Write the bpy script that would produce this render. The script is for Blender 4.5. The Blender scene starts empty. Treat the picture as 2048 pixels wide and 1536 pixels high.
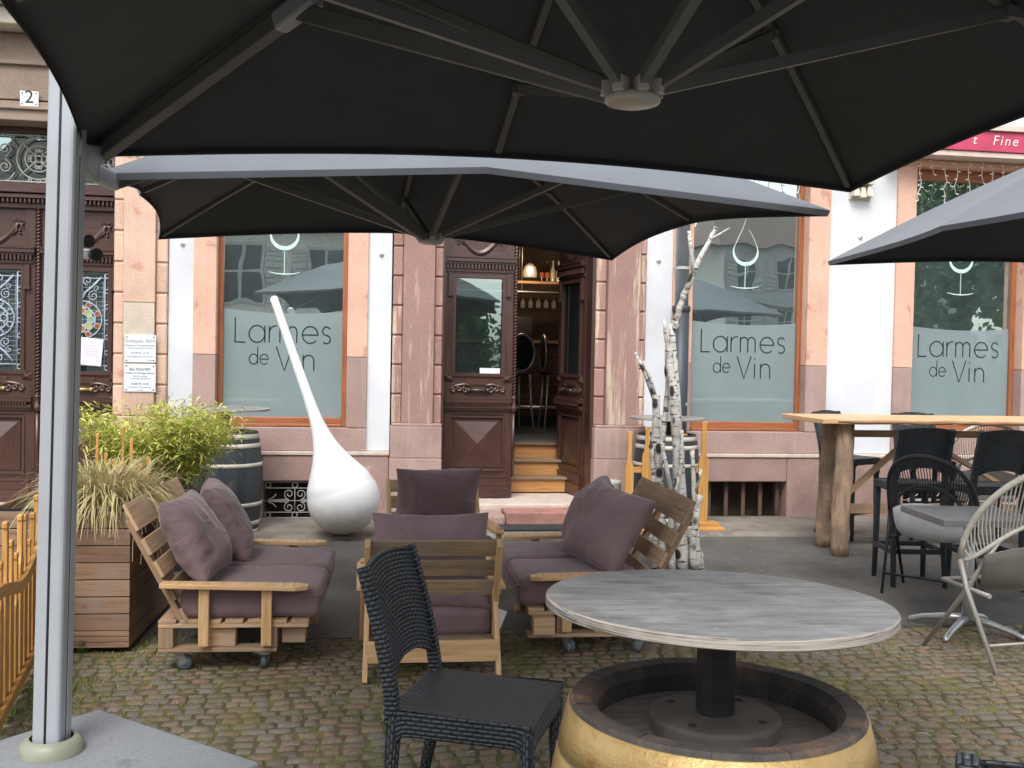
import bpy, math, random
from mathutils import Vector, Matrix, noise
random.seed(7)
SC = bpy.context.scene
COL = SC.collection
rad = math.radians
# ------------------------------------------------------------------ camera
F = 2050.0; PSI = rad(8.5); PIT = math.atan(51/F); ROLL = .0195; HC = 1.65
cd = Vector((math.sin(PSI)*math.cos(PIT), math.cos(PSI)*math.cos(PIT), -math.sin(PIT)))
cr0 = Vector((math.cos(PSI), -math.sin(PSI), 0)); cu0 = cr0.cross(cd)
CR = cr0*math.cos(ROLL)+cu0*math.sin(ROLL); CU = cu0*math.cos(ROLL)-cr0*math.sin(ROLL)
cam = bpy.data.cameras.new('camera'); camo = bpy.data.objects.new('camera', cam); COL.objects.link(camo)
cam.sensor_width = 36; cam.lens = 36*F/2048; cam.clip_end = 500; cam.clip_start = .05
M = Matrix.Identity(4)
for i in range(3):
    M[i][0] = CR[i]; M[i][1] = CU[i]; M[i][2] = -cd[i]
M[2][3] = HC
camo.matrix_world = M
SC.camera = camo
# ------------------------------------------------------------------ light
W = bpy.data.worlds.new('World'); SC.world = W; W.use_nodes = True
nt = W.node_tree; bg = nt.nodes['Background']
SUN_EL, SUN_AZ = rad(52), rad(195)
sky = nt.nodes.new('ShaderNodeTexSky'); sky.sky_type = 'NISHITA'; sky.sun_disc = False
sky.sun_elevation = SUN_EL; sky.sun_rotation = SUN_AZ; sky.dust_density = 3.0; sky.air_density = 1.0
hs = nt.nodes.new('ShaderNodeHueSaturation'); hs.inputs['Saturation'].default_value = .28
nt.links.new(sky.outputs[0], hs.inputs['Color']); nt.links.new(hs.outputs[0], bg.inputs[0])
bg.inputs[1].default_value = .15
sl = bpy.data.lights.new('sun', 'SUN'); slo = bpy.data.objects.new('sun', sl); COL.objects.link(slo)
sl.energy = 1.1; sl.angle = rad(25); sl.color = (1, .97, .93)
sd = Vector((math.sin(SUN_AZ)*math.cos(SUN_EL), math.cos(SUN_AZ)*math.cos(SUN_EL), math.sin(SUN_EL)))
slo.rotation_euler = sd.to_track_quat('Z', 'Y').to_euler()
SC.view_settings.view_transform = 'Standard'; SC.view_settings.look = 'None'
SC.view_settings.exposure = .92; SC.view_settings.gamma = 1
SC.cycles.max_bounces = 8; SC.cycles.transparent_max_bounces = 24
try:
    SC.cycles.use_denoising = True
except Exception: pass

def ray(x, y): return cd+CR*((x-1024)/F)-CU*((y-768)/F)
def G(x, y, z=0.0):
    v = ray(x, y); t = (z-HC)/v.z; return Vector((v.x*t, v.y*t, z))
def PY(x, y, Y):
    v = ray(x, y); t = Y/v.y; return Vector((v.x*t, Y, HC+v.z*t))
def PD(x, y, dep):
    v = ray(x, y); return Vector((v.x*dep, v.y*dep, HC+v.z*dep))
def X(x, Y, y=715): return PY(x, y, Y).x
def Z(x, y, Y): return PY(x, y, Y).z
# ------------------------------------------------------------------ mesh builder
class MB:
    def __init__(s):
        s.v = []; s.f = []; s.uv = []; s.t = []; s.sm = []; s.mi = []
    def face(s, idx, uv, t, sm=False, mi=0):
        s.f.append(idx); s.uv.append(uv); s.t.append(t); s.sm.append(sm); s.mi.append(mi)
    def box(s, c, size, R=None, t=None, mi=0, taper=None):
        c = Vector(c); hx, hy, hz = size[0]/2, size[1]/2, size[2]/2
        t = random.random() if t is None else t
        ou, ov = random.random()*37, random.random()*37
        b = len(s.v); P = []
        for sx in (-1, 1):
            for sy in (-1, 1):
                for sz in (-1, 1):
                    k = 1.0
                    if taper is not None and sz > 0: k = taper
                    p = Vector((sx*hx*k, sy*hy*k, sz*hz)); P.append(p)
                    s.v.append((R @ p if R is not None else p)+c)
        L = max(range(3), key=lambda i: size[i])
        for q in ((0, 1, 3, 2), (4, 6, 7, 5), (0, 4, 5, 1), (2, 3, 7, 6), (0, 2, 6, 4), (1, 5, 7, 3)):
            n = (P[q[1]]-P[q[0]]).cross(P[q[2]]-P[q[1]]); ax = max(range(3), key=lambda i: abs(n[i]))
            oth = [i for i in range(3) if i != ax]
            if L in oth: ua = L; va = [i for i in oth if i != L][0]
            else: ua, va = oth
            s.face([b+i for i in q], [(P[i][ua]+ou, P[i][va]+ov+ax*.37) for i in q], t, False, mi)
    def bx(s, x0, x1, y0, y1, z0, z1, **k):
        s.box(((x0+x1)/2, (y0+y1)/2, (z0+z1)/2), (abs(x1-x0), abs(y1-y0), abs(z1-z0)), **k)
    def bar(s, a, b, w, h, up=(0, 0, 1), **k):
        a = Vector(a); b = Vector(b); d = b-a; L = d.length; d = d/L; up = Vector(up)
        y = up.cross(d)
        if y.length < 1e-4: y = Vector((0, 1, 0)).cross(d)
        y.normalize(); z = d.cross(y)
        R = Matrix((d, y, z)).transposed()
        s.box((a+b)/2, (L, w, h), R=R, **k)
    def tube(s, pts, r, n=10, closed=False, t=None, mi=0, cap=True):
        pts = [Vector(p) for p in pts]; N = len(pts)
        t = random.random() if t is None else t
        if not hasattr(r, '__len__'): r = [r]*N
        b = len(s.v); ou = random.random()*31
        tg = []
        for i in range(N):
            if closed: d = pts[(i+1) % N]-pts[i-1]
            else: d = pts[min(i+1, N-1)]-pts[max(i-1, 0)]
            tg.append(d.normalized() if d.length > 1e-9 else Vector((0, 0, 1)))
        up = Vector((0, 0, 1)) if abs(tg[0].z) < .9 else Vector((1, 0, 0))
        u = tg[0].cross(up).normalized(); ul = 0
        us = []
        for i in range(N):
            u = (u-tg[i]*u.dot(tg[i])).normalized(); w = tg[i].cross(u)
            if i: ul += (pts[i]-pts[i-1]).length
            us.append(ul)
            for k in range(n):
                a = 2*math.pi*k/n; s.v.append(pts[i]+(u*math.cos(a)+w*math.sin(a))*r[i])
        per = 2*math.pi*max(r)
        for i in range(N if closed else N-1):
            j = (i+1) % N; u0 = us[i]; u1 = us[j] if j else us[-1]+(pts[0]-pts[-1]).length
            for k in range(n):
                l = (k+1) % n
                s.face([b+i*n+k, b+i*n+l, b+j*n+l, b+j*n+k], [(u0+ou, per*k/n), (u0+ou, per*(k+1)/n), (u1+ou, per*(k+1)/n), (u1+ou, per*k/n)], t, True, mi)
        if cap and not closed:
            for i, rev in ((0, True), (N-1, False)):
                q = [b+i*n+k for k in range(n)]
                if rev: q.reverse()
                s.face(q, [(math.cos(k*2*math.pi/n)*r[i]+ou, math.sin(k*2*math.pi/n)*r[i]) for k in range(n)], t, False, mi)
    def lathe(s, prof, n=32, c=(0, 0, 0), R=None, t=None, mi=0, smooth=True, a0=0, a1=2*math.pi):
        c = Vector(c); b = len(s.v); N = len(prof); t = random.random() if t is None else t
        full = abs(a1-a0-2*math.pi) < 1e-6; m = n if full else n+1
        for (r, z) in prof:
            for k in range(m):
                a = a0+(a1-a0)*k/n; p = Vector((r*math.cos(a), r*math.sin(a), z))
                s.v.append((R @ p if R is not None else p)+c)
        ul = 0
        for i in range(N-1):
            du = math.hypot(prof[i+1][0]-prof[i][0], prof[i+1][1]-prof[i][1])
            for k in range(n):
                l = (k+1) % m; rr = max(prof[i][0], prof[i+1][0])
                v0 = rr*2*math.pi*k/n; v1 = rr*2*math.pi*(k+1)/n
                q = [b+i*m+k, b+i*m+l, b+(i+1)*m+l, b+(i+1)*m+k]
                s.face(q, [(ul, v0), (ul, v1), (ul+du, v1), (ul+du, v0)], t, smooth, mi)
            ul += du
    def prism(s, out, th, Mx, t=None, mi=0):
        # outline in local xy, thickness along local z (0..th)
        t = random.random() if t is None else t; ou, ov = random.random()*23, random.random()*23
        n = len(out); b = len(s.v)
        ar = sum(out[i][0]*out[(i+1) % n][1]-out[(i+1) % n][0]*out[i][1] for i in range(n))
        if ar < 0: out = list(reversed(out))
        for z in (0, th):
            for p in out: s.v.append(Mx @ Vector((p[0], p[1], z)))
        s.face([b+n+i for i in range(n)], [(p[1]+ou, p[0]+ov) for p in out], t, False, mi)
        s.face([b+i for i in reversed(range(n))], [(p[1]+ou, p[0]+ov+.3) for p in reversed(out)], t, False, mi)
        l = 0
        for i in range(n):
            j = (i+1) % n; d = math.dist(out[i], out[j])
            s.face([b+i, b+j, b+n+j, b+n+i], [(l+ou, ov), (l+d+ou, ov), (l+d+ou, th+ov), (l+ou, th+ov)], t, False, mi); l += d
    def grid(s, fn, nu, nv, t=None, mi=0, smooth=True, flip=False, uvs=(1, 1)):
        b = len(s.v); t = random.random() if t is None else t
        for i in range(nu+1):
            for j in range(nv+1): s.v.append(Vector(fn(i/nu, j/nv)))
        for i in range(nu):
            for j in range(nv):
                q = [b+i*(nv+1)+j, b+(i+1)*(nv+1)+j, b+(i+1)*(nv+1)+j+1, b+i*(nv+1)+j+1]
                w = [(i/nu*uvs[0], j/nv*uvs[1]), ((i+1)/nu*uvs[0], j/nv*uvs[1]), ((i+1)/nu*uvs[0], (j+1)/nv*uvs[1]), (i/nu*uvs[0], (j+1)/nv*uvs[1])]
                if flip: q.reverse(); w.reverse()
                s.face(q, w, t, smooth, mi)
    def ribbon(s, pts, w, y, closed=False, t=.5):
        # flat lettering stroke in the facade plane (x, z) at depth y
        P = [Vector((p[0], p[1])) for p in pts]; N = len(P); b = len(s.v)
        if not hasattr(w, '__len__'): w = [w]*N
        for i in range(N):
            if closed: d0 = P[i]-P[i-1]; d1 = P[(i+1) % N]-P[i]
            else: d0 = P[i]-P[max(i-1, 0)]; d1 = P[min(i+1, N-1)]-P[i]
            if d0.length < 1e-9: d0 = d1
            if d1.length < 1e-9: d1 = d0
            d0 = d0.normalized(); d1 = d1.normalized(); m = (d0+d1)
            m = m.normalized() if m.length > 1e-3 else d0
            nn = Vector((-m.y, m.x)); k = min(2.0, 1/max(.3, nn.dot(Vector((-d0.y, d0.x)))))
            for sg in (-1, 1):
                q = P[i]+nn*(sg*w[i]/2*k); s.v.append(Vector((q.x, y, q.y)))
        for i in range(N if closed else N-1):
            j = (i+1) % N
            s.face([b+2*i, b+2*j, b+2*j+1, b+2*i+1], [(0, 0), (1, 0), (1, 1), (0, 1)], t)
def link(name, me, parent=None, bevel=0, bseg=2, solid=0, sub=0):
    o = bpy.data.objects.new(name, me); COL.objects.link(o)
    if parent is not None:
        o.parent = parent
        if parent.get('_w'): o.matrix_parent_inverse = Matrix.Translation(-Vector(parent['_l']))
    if solid:
        m = o.modifiers.new('solid', 'SOLIDIFY'); m.thickness = solid; m.offset = 0
    if sub:
        m = o.modifiers.new('sub', 'SUBSURF'); m.levels = sub; m.render_levels = sub
    if bevel:
        m = o.modifiers.new('bevel', 'BEVEL'); m.width = bevel; m.segments = bseg; m.limit_method = 'ANGLE'; m.angle_limit = rad(40)
    return o
def boxes(name, mb, mat, parent=None, **k):
    # every box of the builder becomes a part of its own
    for i in range(len(mb.v)//8):
        m = MB(); m.v = mb.v[8*i:8*i+8]; m.f = [[a-8*i for a in f] for f in mb.f[6*i:6*i+6]]
        for n_ in ('uv', 't', 'sm', 'mi'): setattr(m, n_, getattr(mb, n_)[6*i:6*i+6])
        obj(name, m, mat, parent, **k)
def obj(name, mb, mat, parent=None, **k):
    me = bpy.data.meshes.new(name)
    me.from_pydata([tuple(v) for v in mb.v], [], mb.f)
    uvl = me.uv_layers.new(name='UVMap'); at = me.attributes.new('tone', 'FLOAT', 'FACE')
    uvl.data.foreach_set('uv', [c for fu in mb.uv for p in fu for c in p])
    at.data.foreach_set('value', [float(t) for t in mb.t])
    me.polygons.foreach_set('use_smooth', mb.sm); me.polygons.foreach_set('material_index', mb.mi)
    for m in (mat if isinstance(mat, (list, tuple)) else [mat]): me.materials.append(m)
    me.update()
    return link(name, me, parent, **k)
def tag(o, label=None, cat=None, group=None, kind=None):
    if label: o['label'] = label
    if cat: o['category'] = cat
    if group: o['group'] = group
    if kind: o['kind'] = kind
    return o
def thing(name, label, cat, loc=(0, 0, 0), rz=0, group=None, world=False):
    o = bpy.data.objects.new(name, None); COL.objects.link(o); o.location = loc; o.rotation_euler = (0, 0, rz)
    o.empty_display_size = .1
    if world: o['_w'] = 1; o['_l'] = [float(c) for c in loc]
    return tag(o, label, cat, group)
def kids(o): return [c for c in bpy.data.objects if c.parent == o]
def dup(root, loc, rz, label, group=None, parent=None):
    r = root.copy(); COL.objects.link(r)
    if parent is None:
        r.location = loc
        r.rotation_euler = (r.rotation_euler.x, r.rotation_euler.y, rz); r['label'] = label
        if group: r['group'] = group
    else: r.parent = parent
    for ch in kids(root): dup(ch, None, 0, None, None, r)
    return r
# ------------------------------------------------------------------ materials
def newmat(name):
    m = bpy.data.materials.new(name); m.use_nodes = True; n = m.node_tree
    return m, n, n.nodes['Principled BSDF']
def ramp(n, fac, stops):
    r = n.nodes.new('ShaderNodeValToRGB'); e = r.color_ramp.elements
    e[0].position = stops[0][0]; e[0].color = (*stops[0][1], 1); e[1].position = stops[-1][0]; e[1].color = (*stops[-1][1], 1)
    for p, c in stops[1:-1]:
        x = e.new(p); x.color = (*c, 1)
    n.links.new(fac, r.inputs[0]); return r.outputs[0]
def coords(n, kind='Object', scale=(1, 1, 1), rot=(0, 0, 0)):
    t = n.nodes.new('ShaderNodeTexCoord'); m = n.nodes.new('ShaderNodeMapping'); m.inputs['Scale'].default_value = scale
    m.inputs['Rotation'].default_value = rot
    n.links.new(t.outputs[kind], m.inputs[0]); return m.outputs[0]
def noi(n, vec, scale, detail=4, rough=.55, dist=0):
    t = n.nodes.new('ShaderNodeTexNoise'); t.inputs['Scale'].default_value = scale; t.inputs['Detail'].default_value = detail
    t.inputs['Roughness'].default_value = rough; t.inputs['Distortion'].default_value = dist
    n.links.new(vec, t.inputs['Vector']); return t.outputs['Fac']
def mix(n, fac, a, b, mode='MIX'):
    x = n.nodes.new('ShaderNodeMix'); x.data_type = 'RGBA'; x.blend_type = mode
    for s, v in ((0, fac), (6, a), (7, b)):
        if hasattr(v, 'links'): n.links.new(v, x.inputs[s])
        elif s == 0: x.inputs[0].default_value = v
        else: x.inputs[s].default_value = (*v, 1)
    return x.outputs[2]
def mth(n, op, a, b=0.0, clamp=False):
    x = n.nodes.new('ShaderNodeMath'); x.operation = op; x.use_clamp = clamp
    for i, v in enumerate((a, b)):
        if hasattr(v, 'links'): n.links.new(v, x.inputs[i])
        else: x.inputs[i].default_value = v
    return x.outputs[0]
def bump(n, p, h, strength=.5, dist=.01):
    b = n.nodes.new('ShaderNodeBump'); b.inputs['Strength'].default_value = strength; b.inputs['Distance'].default_value = dist
    n.links.new(h, b.inputs['Height']); n.links.new(b.outputs[0], p.inputs['Normal'])
def attr(n, name='tone'):
    a = n.nodes.new('ShaderNodeAttribute'); a.attribute_name = name; return a.outputs['Fac']
def mul(c, k): return tuple(x*k for x in c)
def M_plain(name, col, rough=.6, metal=0, var=.12, sc=6, bs=.15, bd=.004, spec=.5, coat=0):
    m, n, p = newmat(name); v = coords(n)
    f = noi(n, v, sc, 5); c = ramp(n, f, [(.3, mul(col, 1-var)), (.7, mul(col, 1+var))])
    n.links.new(c, p.inputs['Base Color']); p.inputs['Roughness'].default_value = rough; p.inputs['Metallic'].default_value = metal
    p.inputs['Specular IOR Level'].default_value = spec; p.inputs['Coat Weight'].default_value = coat
    if bs: bump(n, p, noi(n, v, sc*12, 3), bs, bd)
    return m
def M_wood(name, col, dark, rough=.55, grain=1.0, tv=.25, spec=.4, knots=True, grey=None, coat=0):
    m, n, p = newmat(name)
    uv = coords(n, 'UV', (1.6, 26*grain, 1))
    f1 = noi(n, uv, 1.6, 6, .6, .35); uv2 = coords(n, 'UV', (3, 110, 1)); f2 = noi(n, uv2, 1.5, 3)
    f = mth(n, 'ADD', mth(n, 'MULTIPLY', f1, .75), mth(n, 'MULTIPLY', f2, .25))
    c = ramp(n, f, [(.34, dark), (.5, mul(col, .92)), (.68, mul(col, 1.12))])
    if knots:
        vo = n.nodes.new('ShaderNodeTexVoronoi'); vo.inputs['Scale'].default_value = 1; n.links.new(coords(n, 'UV', (3.2, 9, 1)), vo.inputs['Vector'])
        k = ramp(n, vo.outputs['Distance'], [(.05, (1, 1, 1)), (.13, (0, 0, 0))])
        c = mix(n, mth(n, 'MULTIPLY', k, .6), c, mul(dark, .4))
    if grey:
        g = ramp(n, noi(n, coords(n, 'Object'), 5, 5), [(.42, (0, 0, 0)), (.62, (1, 1, 1))])
        c = mix(n, mth(n, 'MULTIPLY', g, .75), c, grey)
    t = attr(n); tm = mth(n, 'ADD', mth(n, 'MULTIPLY', t, tv*2), 1-tv)
    hs = n.nodes.new('ShaderNodeHueSaturation'); n.links.new(c, hs.inputs['Color']); n.links.new(tm, hs.inputs['Value'])
    n.links.new(hs.outputs[0], p.inputs['Base Color']); p.inputs['Roughness'].default_value = rough
    p.inputs['Specular IOR Level'].default_value = spec; p.inputs['Coat Weight'].default_value = coat; p.inputs['Coat Roughness'].default_value = .25
    bump(n, p, f, .35, .003); return m
def M_stone(name, col, col2, streak=0, stain=None, sc=2.2, tv=.12, bs=.5, gm=.35):
    m, n, p = newmat(name); v = coords(n)
    f = noi(n, v, sc, 8, .62); c = ramp(n, f, [(.3, mul(col2, .9)), (.5, col), (.72, mul(col, 1.12))])
    g = noi(n, v, 60, 4, .7); c = mix(n, gm, c, ramp(n, g, [(.3, mul(col, .55)), (.65, mul(col, 1.3))]), 'MIX')
    if stain:
        s = ramp(n, noi(n, coords(n, 'Object', (1.5, 1.5, 1.1)), 3.1, 5, .6, .4), [(.6, (0, 0, 0)), (.66, (1, 1, 1))])
        c = mix(n, mth(n, 'MULTIPLY', s, .55), c, stain)
    if streak:
        s = noi(n, coords(n, 'Object', (9, 9, .55)), 1.3, 6, .65, .3); s2 = noi(n, coords(n, 'Object', (30, 30, 2.5)), 1.0, 4, .7)
        k = ramp(n, mth(n, 'ADD', mth(n, 'MULTIPLY', s, .72), mth(n, 'MULTIPLY', s2, .28)), [(.53, (0, 0, 0)), (.60, (1, 1, 1))])
        c = mix(n, mth(n, 'MULTIPLY', k, streak), c, (.62, .5, .38))
    t = attr(n); tm = mth(n, 'ADD', mth(n, 'MULTIPLY', t, tv*2), 1-tv)
    hs = n.nodes.new('ShaderNodeHueSaturation'); n.links.new(c, hs.inputs['Color']); n.links.new(tm, hs.inputs['Value'])
    n.links.new(hs.outputs[0], p.inputs['Base Color']); p.inputs['Roughness'].default_value = .85; p.inputs['Specular IOR Level'].default_value = .25
    bump(n, p, mth(n, 'ADD', g, f), bs, .006); return m
def M_rattan(name, col):
    m, n, p = newmat(name)
    s_ = n.nodes.new('ShaderNodeSeparateXYZ'); n.links.new(coords(n, 'UV'), s_.inputs[0])
    vr = mth(n, 'DIVIDE', s_.outputs[1], .0148); row = mth(n, 'FLOOR', vr)
    fu = mth(n, 'FRACT', mth(n, 'ADD', mth(n, 'DIVIDE', s_.outputs[0], .036), mth(n, 'MULTIPLY', row, .5)))
    hu = mth(n, 'POWER', mth(n, 'SINE', mth(n, 'MULTIPLY', fu, math.pi)), .55)
    hv = mth(n, 'POWER', mth(n, 'SINE', mth(n, 'MULTIPLY', mth(n, 'FRACT', vr), math.pi)), .5)
    inv = mth(n, 'MULTIPLY', hv, mth(n, 'ADD', .1, mth(n, 'MULTIPLY', hu, .9)))
    f = noi(n, coords(n), 14, 4)
    c = mix(n, ramp(n, inv, [(.12, (1, 1, 1)), (.6, (0, 0, 0))]), ramp(n, f, [(.3, mul(col, .85)), (.7, mul(col, 1.25))]), mul(col, .22))  # crevice shade painted in: colour darkens where strands dip
    n.links.new(c, p.inputs['Base Color']); p.inputs['Roughness'].default_value = .42; p.inputs['Specular IOR Level'].default_value = .45
    bump(n, p, inv, 1.0, .011); return m
def M_fabric(name, col, rough=.9, sheen=.3, wr=.5, wsc=9, var=.12):
    m, n, p = newmat(name); v = coords(n)
    f = noi(n, v, 5, 5); c = ramp(n, f, [(.3, mul(col, 1-var)), (.7, mul(col, 1+var))])
    n.links.new(c, p.inputs['Base Color']); p.inputs['Roughness'].default_value = rough
    p.inputs['Sheen Weight'].default_value = sheen; p.inputs['Sheen Roughness'].default_value = .4; p.inputs['Specular IOR Level'].default_value = .2
    h = mth(n, 'ADD', mth(n, 'MULTIPLY', noi(n, v, wsc, 3, .5, 1.2), 1.0), mth(n, 'MULTIPLY', noi(n, v, 420, 2), .03))
    bump(n, p, h, wr, .02); return m
def M_glass(name, refl=.3, tint=(.8, .95, .95), haze=.13):
    m, n, p = newmat(name); o = n.nodes['Material Output']
    g = n.nodes.new('ShaderNodeBsdfGlossy'); g.inputs['Roughness'].default_value = .0; g.inputs['Color'].default_value = (*tint, 1)
    v = coords(n); nz = noi(n, v, 1.3, 2); bb = n.nodes.new('ShaderNodeBump'); bb.inputs['Strength'].default_value = .05; bb.inputs['Distance'].default_value = .05
    n.links.new(nz, bb.inputs['Height']); n.links.new(bb.outputs[0], g.inputs['Normal'])
    t = n.nodes.new('ShaderNodeBsdfTransparent'); t.inputs['Color'].default_value = (.75, .88, .86, 1)
    fr = n.nodes.new('ShaderNodeFresnel'); fr.inputs[0].default_value = 1.5
    k = mth(n, 'ADD', fr.outputs[0], refl, True)
    s = n.nodes.new('ShaderNodeMixShader'); n.links.new(k, s.inputs[0]); n.links.new(t.outputs[0], s.inputs[1]); n.links.new(g.outputs[0], s.inputs[2])
    df = n.nodes.new('ShaderNodeBsdfDiffuse'); df.inputs[0].default_value = (.45, .6, .64, 1); s2 = n.nodes.new('ShaderNodeMixShader')
    n.links.new(mth(n, 'MULTIPLY', noi(n, v, 2.2, 5, .7), haze), s2.inputs[0]); n.links.new(s.outputs[0], s2.inputs[1]); n.links.new(df.outputs[0], s2.inputs[2])
    n.links.new(s2.outputs[0], o.inputs[0]); return m
def M_emit(name, col, st):
    m, n, p = newmat(name); p.inputs['Base Color'].default_value = (*col, 1); p.inputs['Emission Color'].default_value = (*col, 1); p.inputs['Emission Strength'].default_value = st; return m

white_render = M_stone('white_render', (.66, .68, .71), (.63, .65, .68), sc=1.2, tv=.02, bs=.08, gm=.06)
st_salmon = M_stone('painted_sandstone', (.66, .42, .32), (.58, .36, .28), streak=.12, stain=(.38, .14, .11), sc=2.5, tv=.05)
st_pink = M_stone('pink_sandstone', (.385, .272, .243), (.32, .222, .198), streak=.18, sc=3, tv=.1)
st_plinth = M_stone('rough_pink_plinth', (.35, .238, .213), (.28, .185, .165), stain=(.55, .42, .36), sc=3, tv=.1, bs=.9)
st_pil = M_stone('weathered_red_sandstone', (.37, .228, .198), (.33, .198, .172), streak=.9, sc=2, tv=.1)
st_cream = M_stone('peach_sandstone', (.62, .43, .33), (.55, .37, .28), streak=.25, stain=(.5, .2, .15), sc=2.4, tv=.14)
st_beige = M_stone('beige_patch', (.56, .48, .39), (.5, .43, .35), sc=4, tv=.05)
st_brown = M_stone('brown_weathered_stone', (.30, .23, .185), (.24, .18, .15), sc=3, tv=.06)
st_pale = M_stone('pale_ledge_stone', (.62, .52, .45), (.55, .45, .4), sc=6, tv=.05)
st_corn = M_stone('cream_cornice_stone', (.62, .58, .48), (.5, .47, .4), stain=(.16, .15, .13), sc=3, tv=.05)
w_door = M_wood('dark_varnished_oak', (.075, .034, .026), (.03, .014, .011), rough=.32, grain=.8, tv=.1, spec=.5, knots=False, coat=.35)
w_frame = M_wood('window_frame_wood', (.36, .13, .055), (.19, .06, .025), rough=.4, tv=.06, knots=False, coat=.2)
w_pallet = M_wood('pallet_pine', (.52, .34, .205), (.28, .165, .09), rough=.75, tv=.28, grey=(.36, .27, .19))
w_pallet_grey = M_wood('weathered_slats', (.40, .28, .17), (.2, .13, .08), rough=.8, tv=.15, grey=(.26, .23, .18))
w_chair = M_wood('light_pine', (.72, .47, .24), (.48, .27, .12), rough=.55, tv=.12)
w_planter = M_wood('planter_boards', (.30, .185, .115), (.15, .09, .055), rough=.8, tv=.16, grey=(.26, .2, .16))
w_picket = M_wood('orange_stained_pine', (.62, .33, .10), (.40, .18, .05), rough=.5, tv=.12, coat=.1)
w_log = M_wood('bark_stripped_log', (.50, .35, .24), (.13, .08, .055), rough=.9, grain=.35, tv=.2, grey=(.22, .15, .11))
w_slab = M_wood('live_edge_board', (.72, .46, .25), (.5, .28, .13), rough=.5, tv=.05)
w_int = M_wood('bar_panelling', (.20, .10, .05), (.09, .04, .02), rough=.45, tv=.25, knots=False)
w_step = M_wood('step_wood', (.50, .25, .09), (.3, .13, .04), rough=.45, tv=.1, knots=False, coat=.2)
w_black = M_wood('black_painted_wood', (.022, .02, .02), (.01, .009, .009), rough=.5, tv=.1, knots=False)
iron = M_plain('blue_grey_iron', (.36, .42, .48), .5, .0, .1)
iron_grey = M_plain('pale_grey_iron', (.42, .42, .40), .6, 0, .15)
alu = M_plain('grey_aluminium', (.40, .425, .46), .42, .15, .04, bs=.05)
alu_dark = M_plain('anthracite_arm', (.15, .155, .15), .45, .1, .08, bs=.05)
alu_silver = M_plain('silver_casting', (.52, .53, .54), .35, .7, .06, bs=.05)
black_plastic = M_plain('black_plastic', (.015, .015, .017), .35)
fab_par = M_fabric('parasol_underside', (.066, .072, .080), rough=.85, sheen=.08, wr=.2, wsc=1.6, var=.08)  # same cloth as the top, under-canopy shade put into a darker colour
fab_top = M_fabric('skylit_tone_parasol_top', (.15, .165, .185), rough=.75, sheen=.3, wr=.35, wsc=2.5, var=.07)  # same cloth as the underside, sky light put into a paler colour
fab_cush = M_fabric('mauve_brown_canvas', (.215, .150, .158), sheen=.3, wr=.9, wsc=7)
fab_seat = M_fabric('mauve_brown_seat', (.205, .142, .150), sheen=.25, wr=.3, wsc=6)
fab_grey = M_fabric('light_grey_pad', (.62, .63, .64), wr=.2, wsc=6)
rattan = M_rattan('anthracite_resin_weave', (.052, .062, .073))
rope_dark = M_plain('dark_rope', (.028, .030, .033), .7, var=.2, sc=30)
rope_beige = M_plain('beige_rope', (.52, .49, .43), .7, var=.1, sc=30)
tube_beige = M_plain('taupe_powdercoat', (.36, .34, .31), .45, .2)
glass_m = M_glass('window_glass', .55, (.9, 1, 1))
glass_d = M_glass('door_glass', .2, haze=.04)
ink = M_plain('dark_lettering', (.012, .02, .022), .4, bs=0)
film, fn, fp = newmat('frosted_film')
fp.inputs['Base Color'].default_value = (.30, .38, .39, 1); fp.inputs['Roughness'].default_value = .6
tr = fn.nodes.new('ShaderNodeBsdfTransparent'); ms = fn.nodes.new('ShaderNodeMixShader'); ms.inputs[0].default_value = .62
fn.links.new(tr.outputs[0], ms.inputs[1]); fn.links.new(fp.outputs[0], ms.inputs[2]); fn.links.new(ms.outputs[0], fn.nodes['Material Output'].inputs[0])
decal = M_plain('pale_decal', (.52, .68, .66), .5, bs=0, var=.02)
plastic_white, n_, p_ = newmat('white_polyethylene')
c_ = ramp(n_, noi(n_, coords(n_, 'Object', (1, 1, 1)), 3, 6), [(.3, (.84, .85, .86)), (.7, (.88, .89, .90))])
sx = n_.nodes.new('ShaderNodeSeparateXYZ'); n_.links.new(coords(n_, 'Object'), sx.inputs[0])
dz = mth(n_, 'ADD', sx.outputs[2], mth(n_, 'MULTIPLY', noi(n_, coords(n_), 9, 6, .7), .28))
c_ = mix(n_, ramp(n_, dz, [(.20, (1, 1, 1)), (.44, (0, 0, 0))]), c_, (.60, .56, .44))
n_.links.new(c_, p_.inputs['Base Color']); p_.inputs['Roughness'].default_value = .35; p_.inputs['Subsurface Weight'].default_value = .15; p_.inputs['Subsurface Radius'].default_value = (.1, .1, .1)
# ------------------------------------------------------------------ ground
D = 10.35
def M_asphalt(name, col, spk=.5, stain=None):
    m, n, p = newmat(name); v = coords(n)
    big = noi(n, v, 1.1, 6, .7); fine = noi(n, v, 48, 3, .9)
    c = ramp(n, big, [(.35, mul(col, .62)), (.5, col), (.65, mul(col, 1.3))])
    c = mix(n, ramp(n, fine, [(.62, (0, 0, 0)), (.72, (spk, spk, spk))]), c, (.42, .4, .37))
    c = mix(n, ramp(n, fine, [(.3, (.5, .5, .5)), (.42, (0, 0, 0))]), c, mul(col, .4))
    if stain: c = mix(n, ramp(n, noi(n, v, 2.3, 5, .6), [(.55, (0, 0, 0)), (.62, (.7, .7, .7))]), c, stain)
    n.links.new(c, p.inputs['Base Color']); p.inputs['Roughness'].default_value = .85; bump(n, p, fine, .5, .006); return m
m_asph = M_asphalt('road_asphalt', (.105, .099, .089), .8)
m_pave = M_asphalt('sandy_pavement', (.23, .205, .175), .4, (.14, .12, .1))
m_soil, n, p = newmat('joint_soil')
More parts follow.
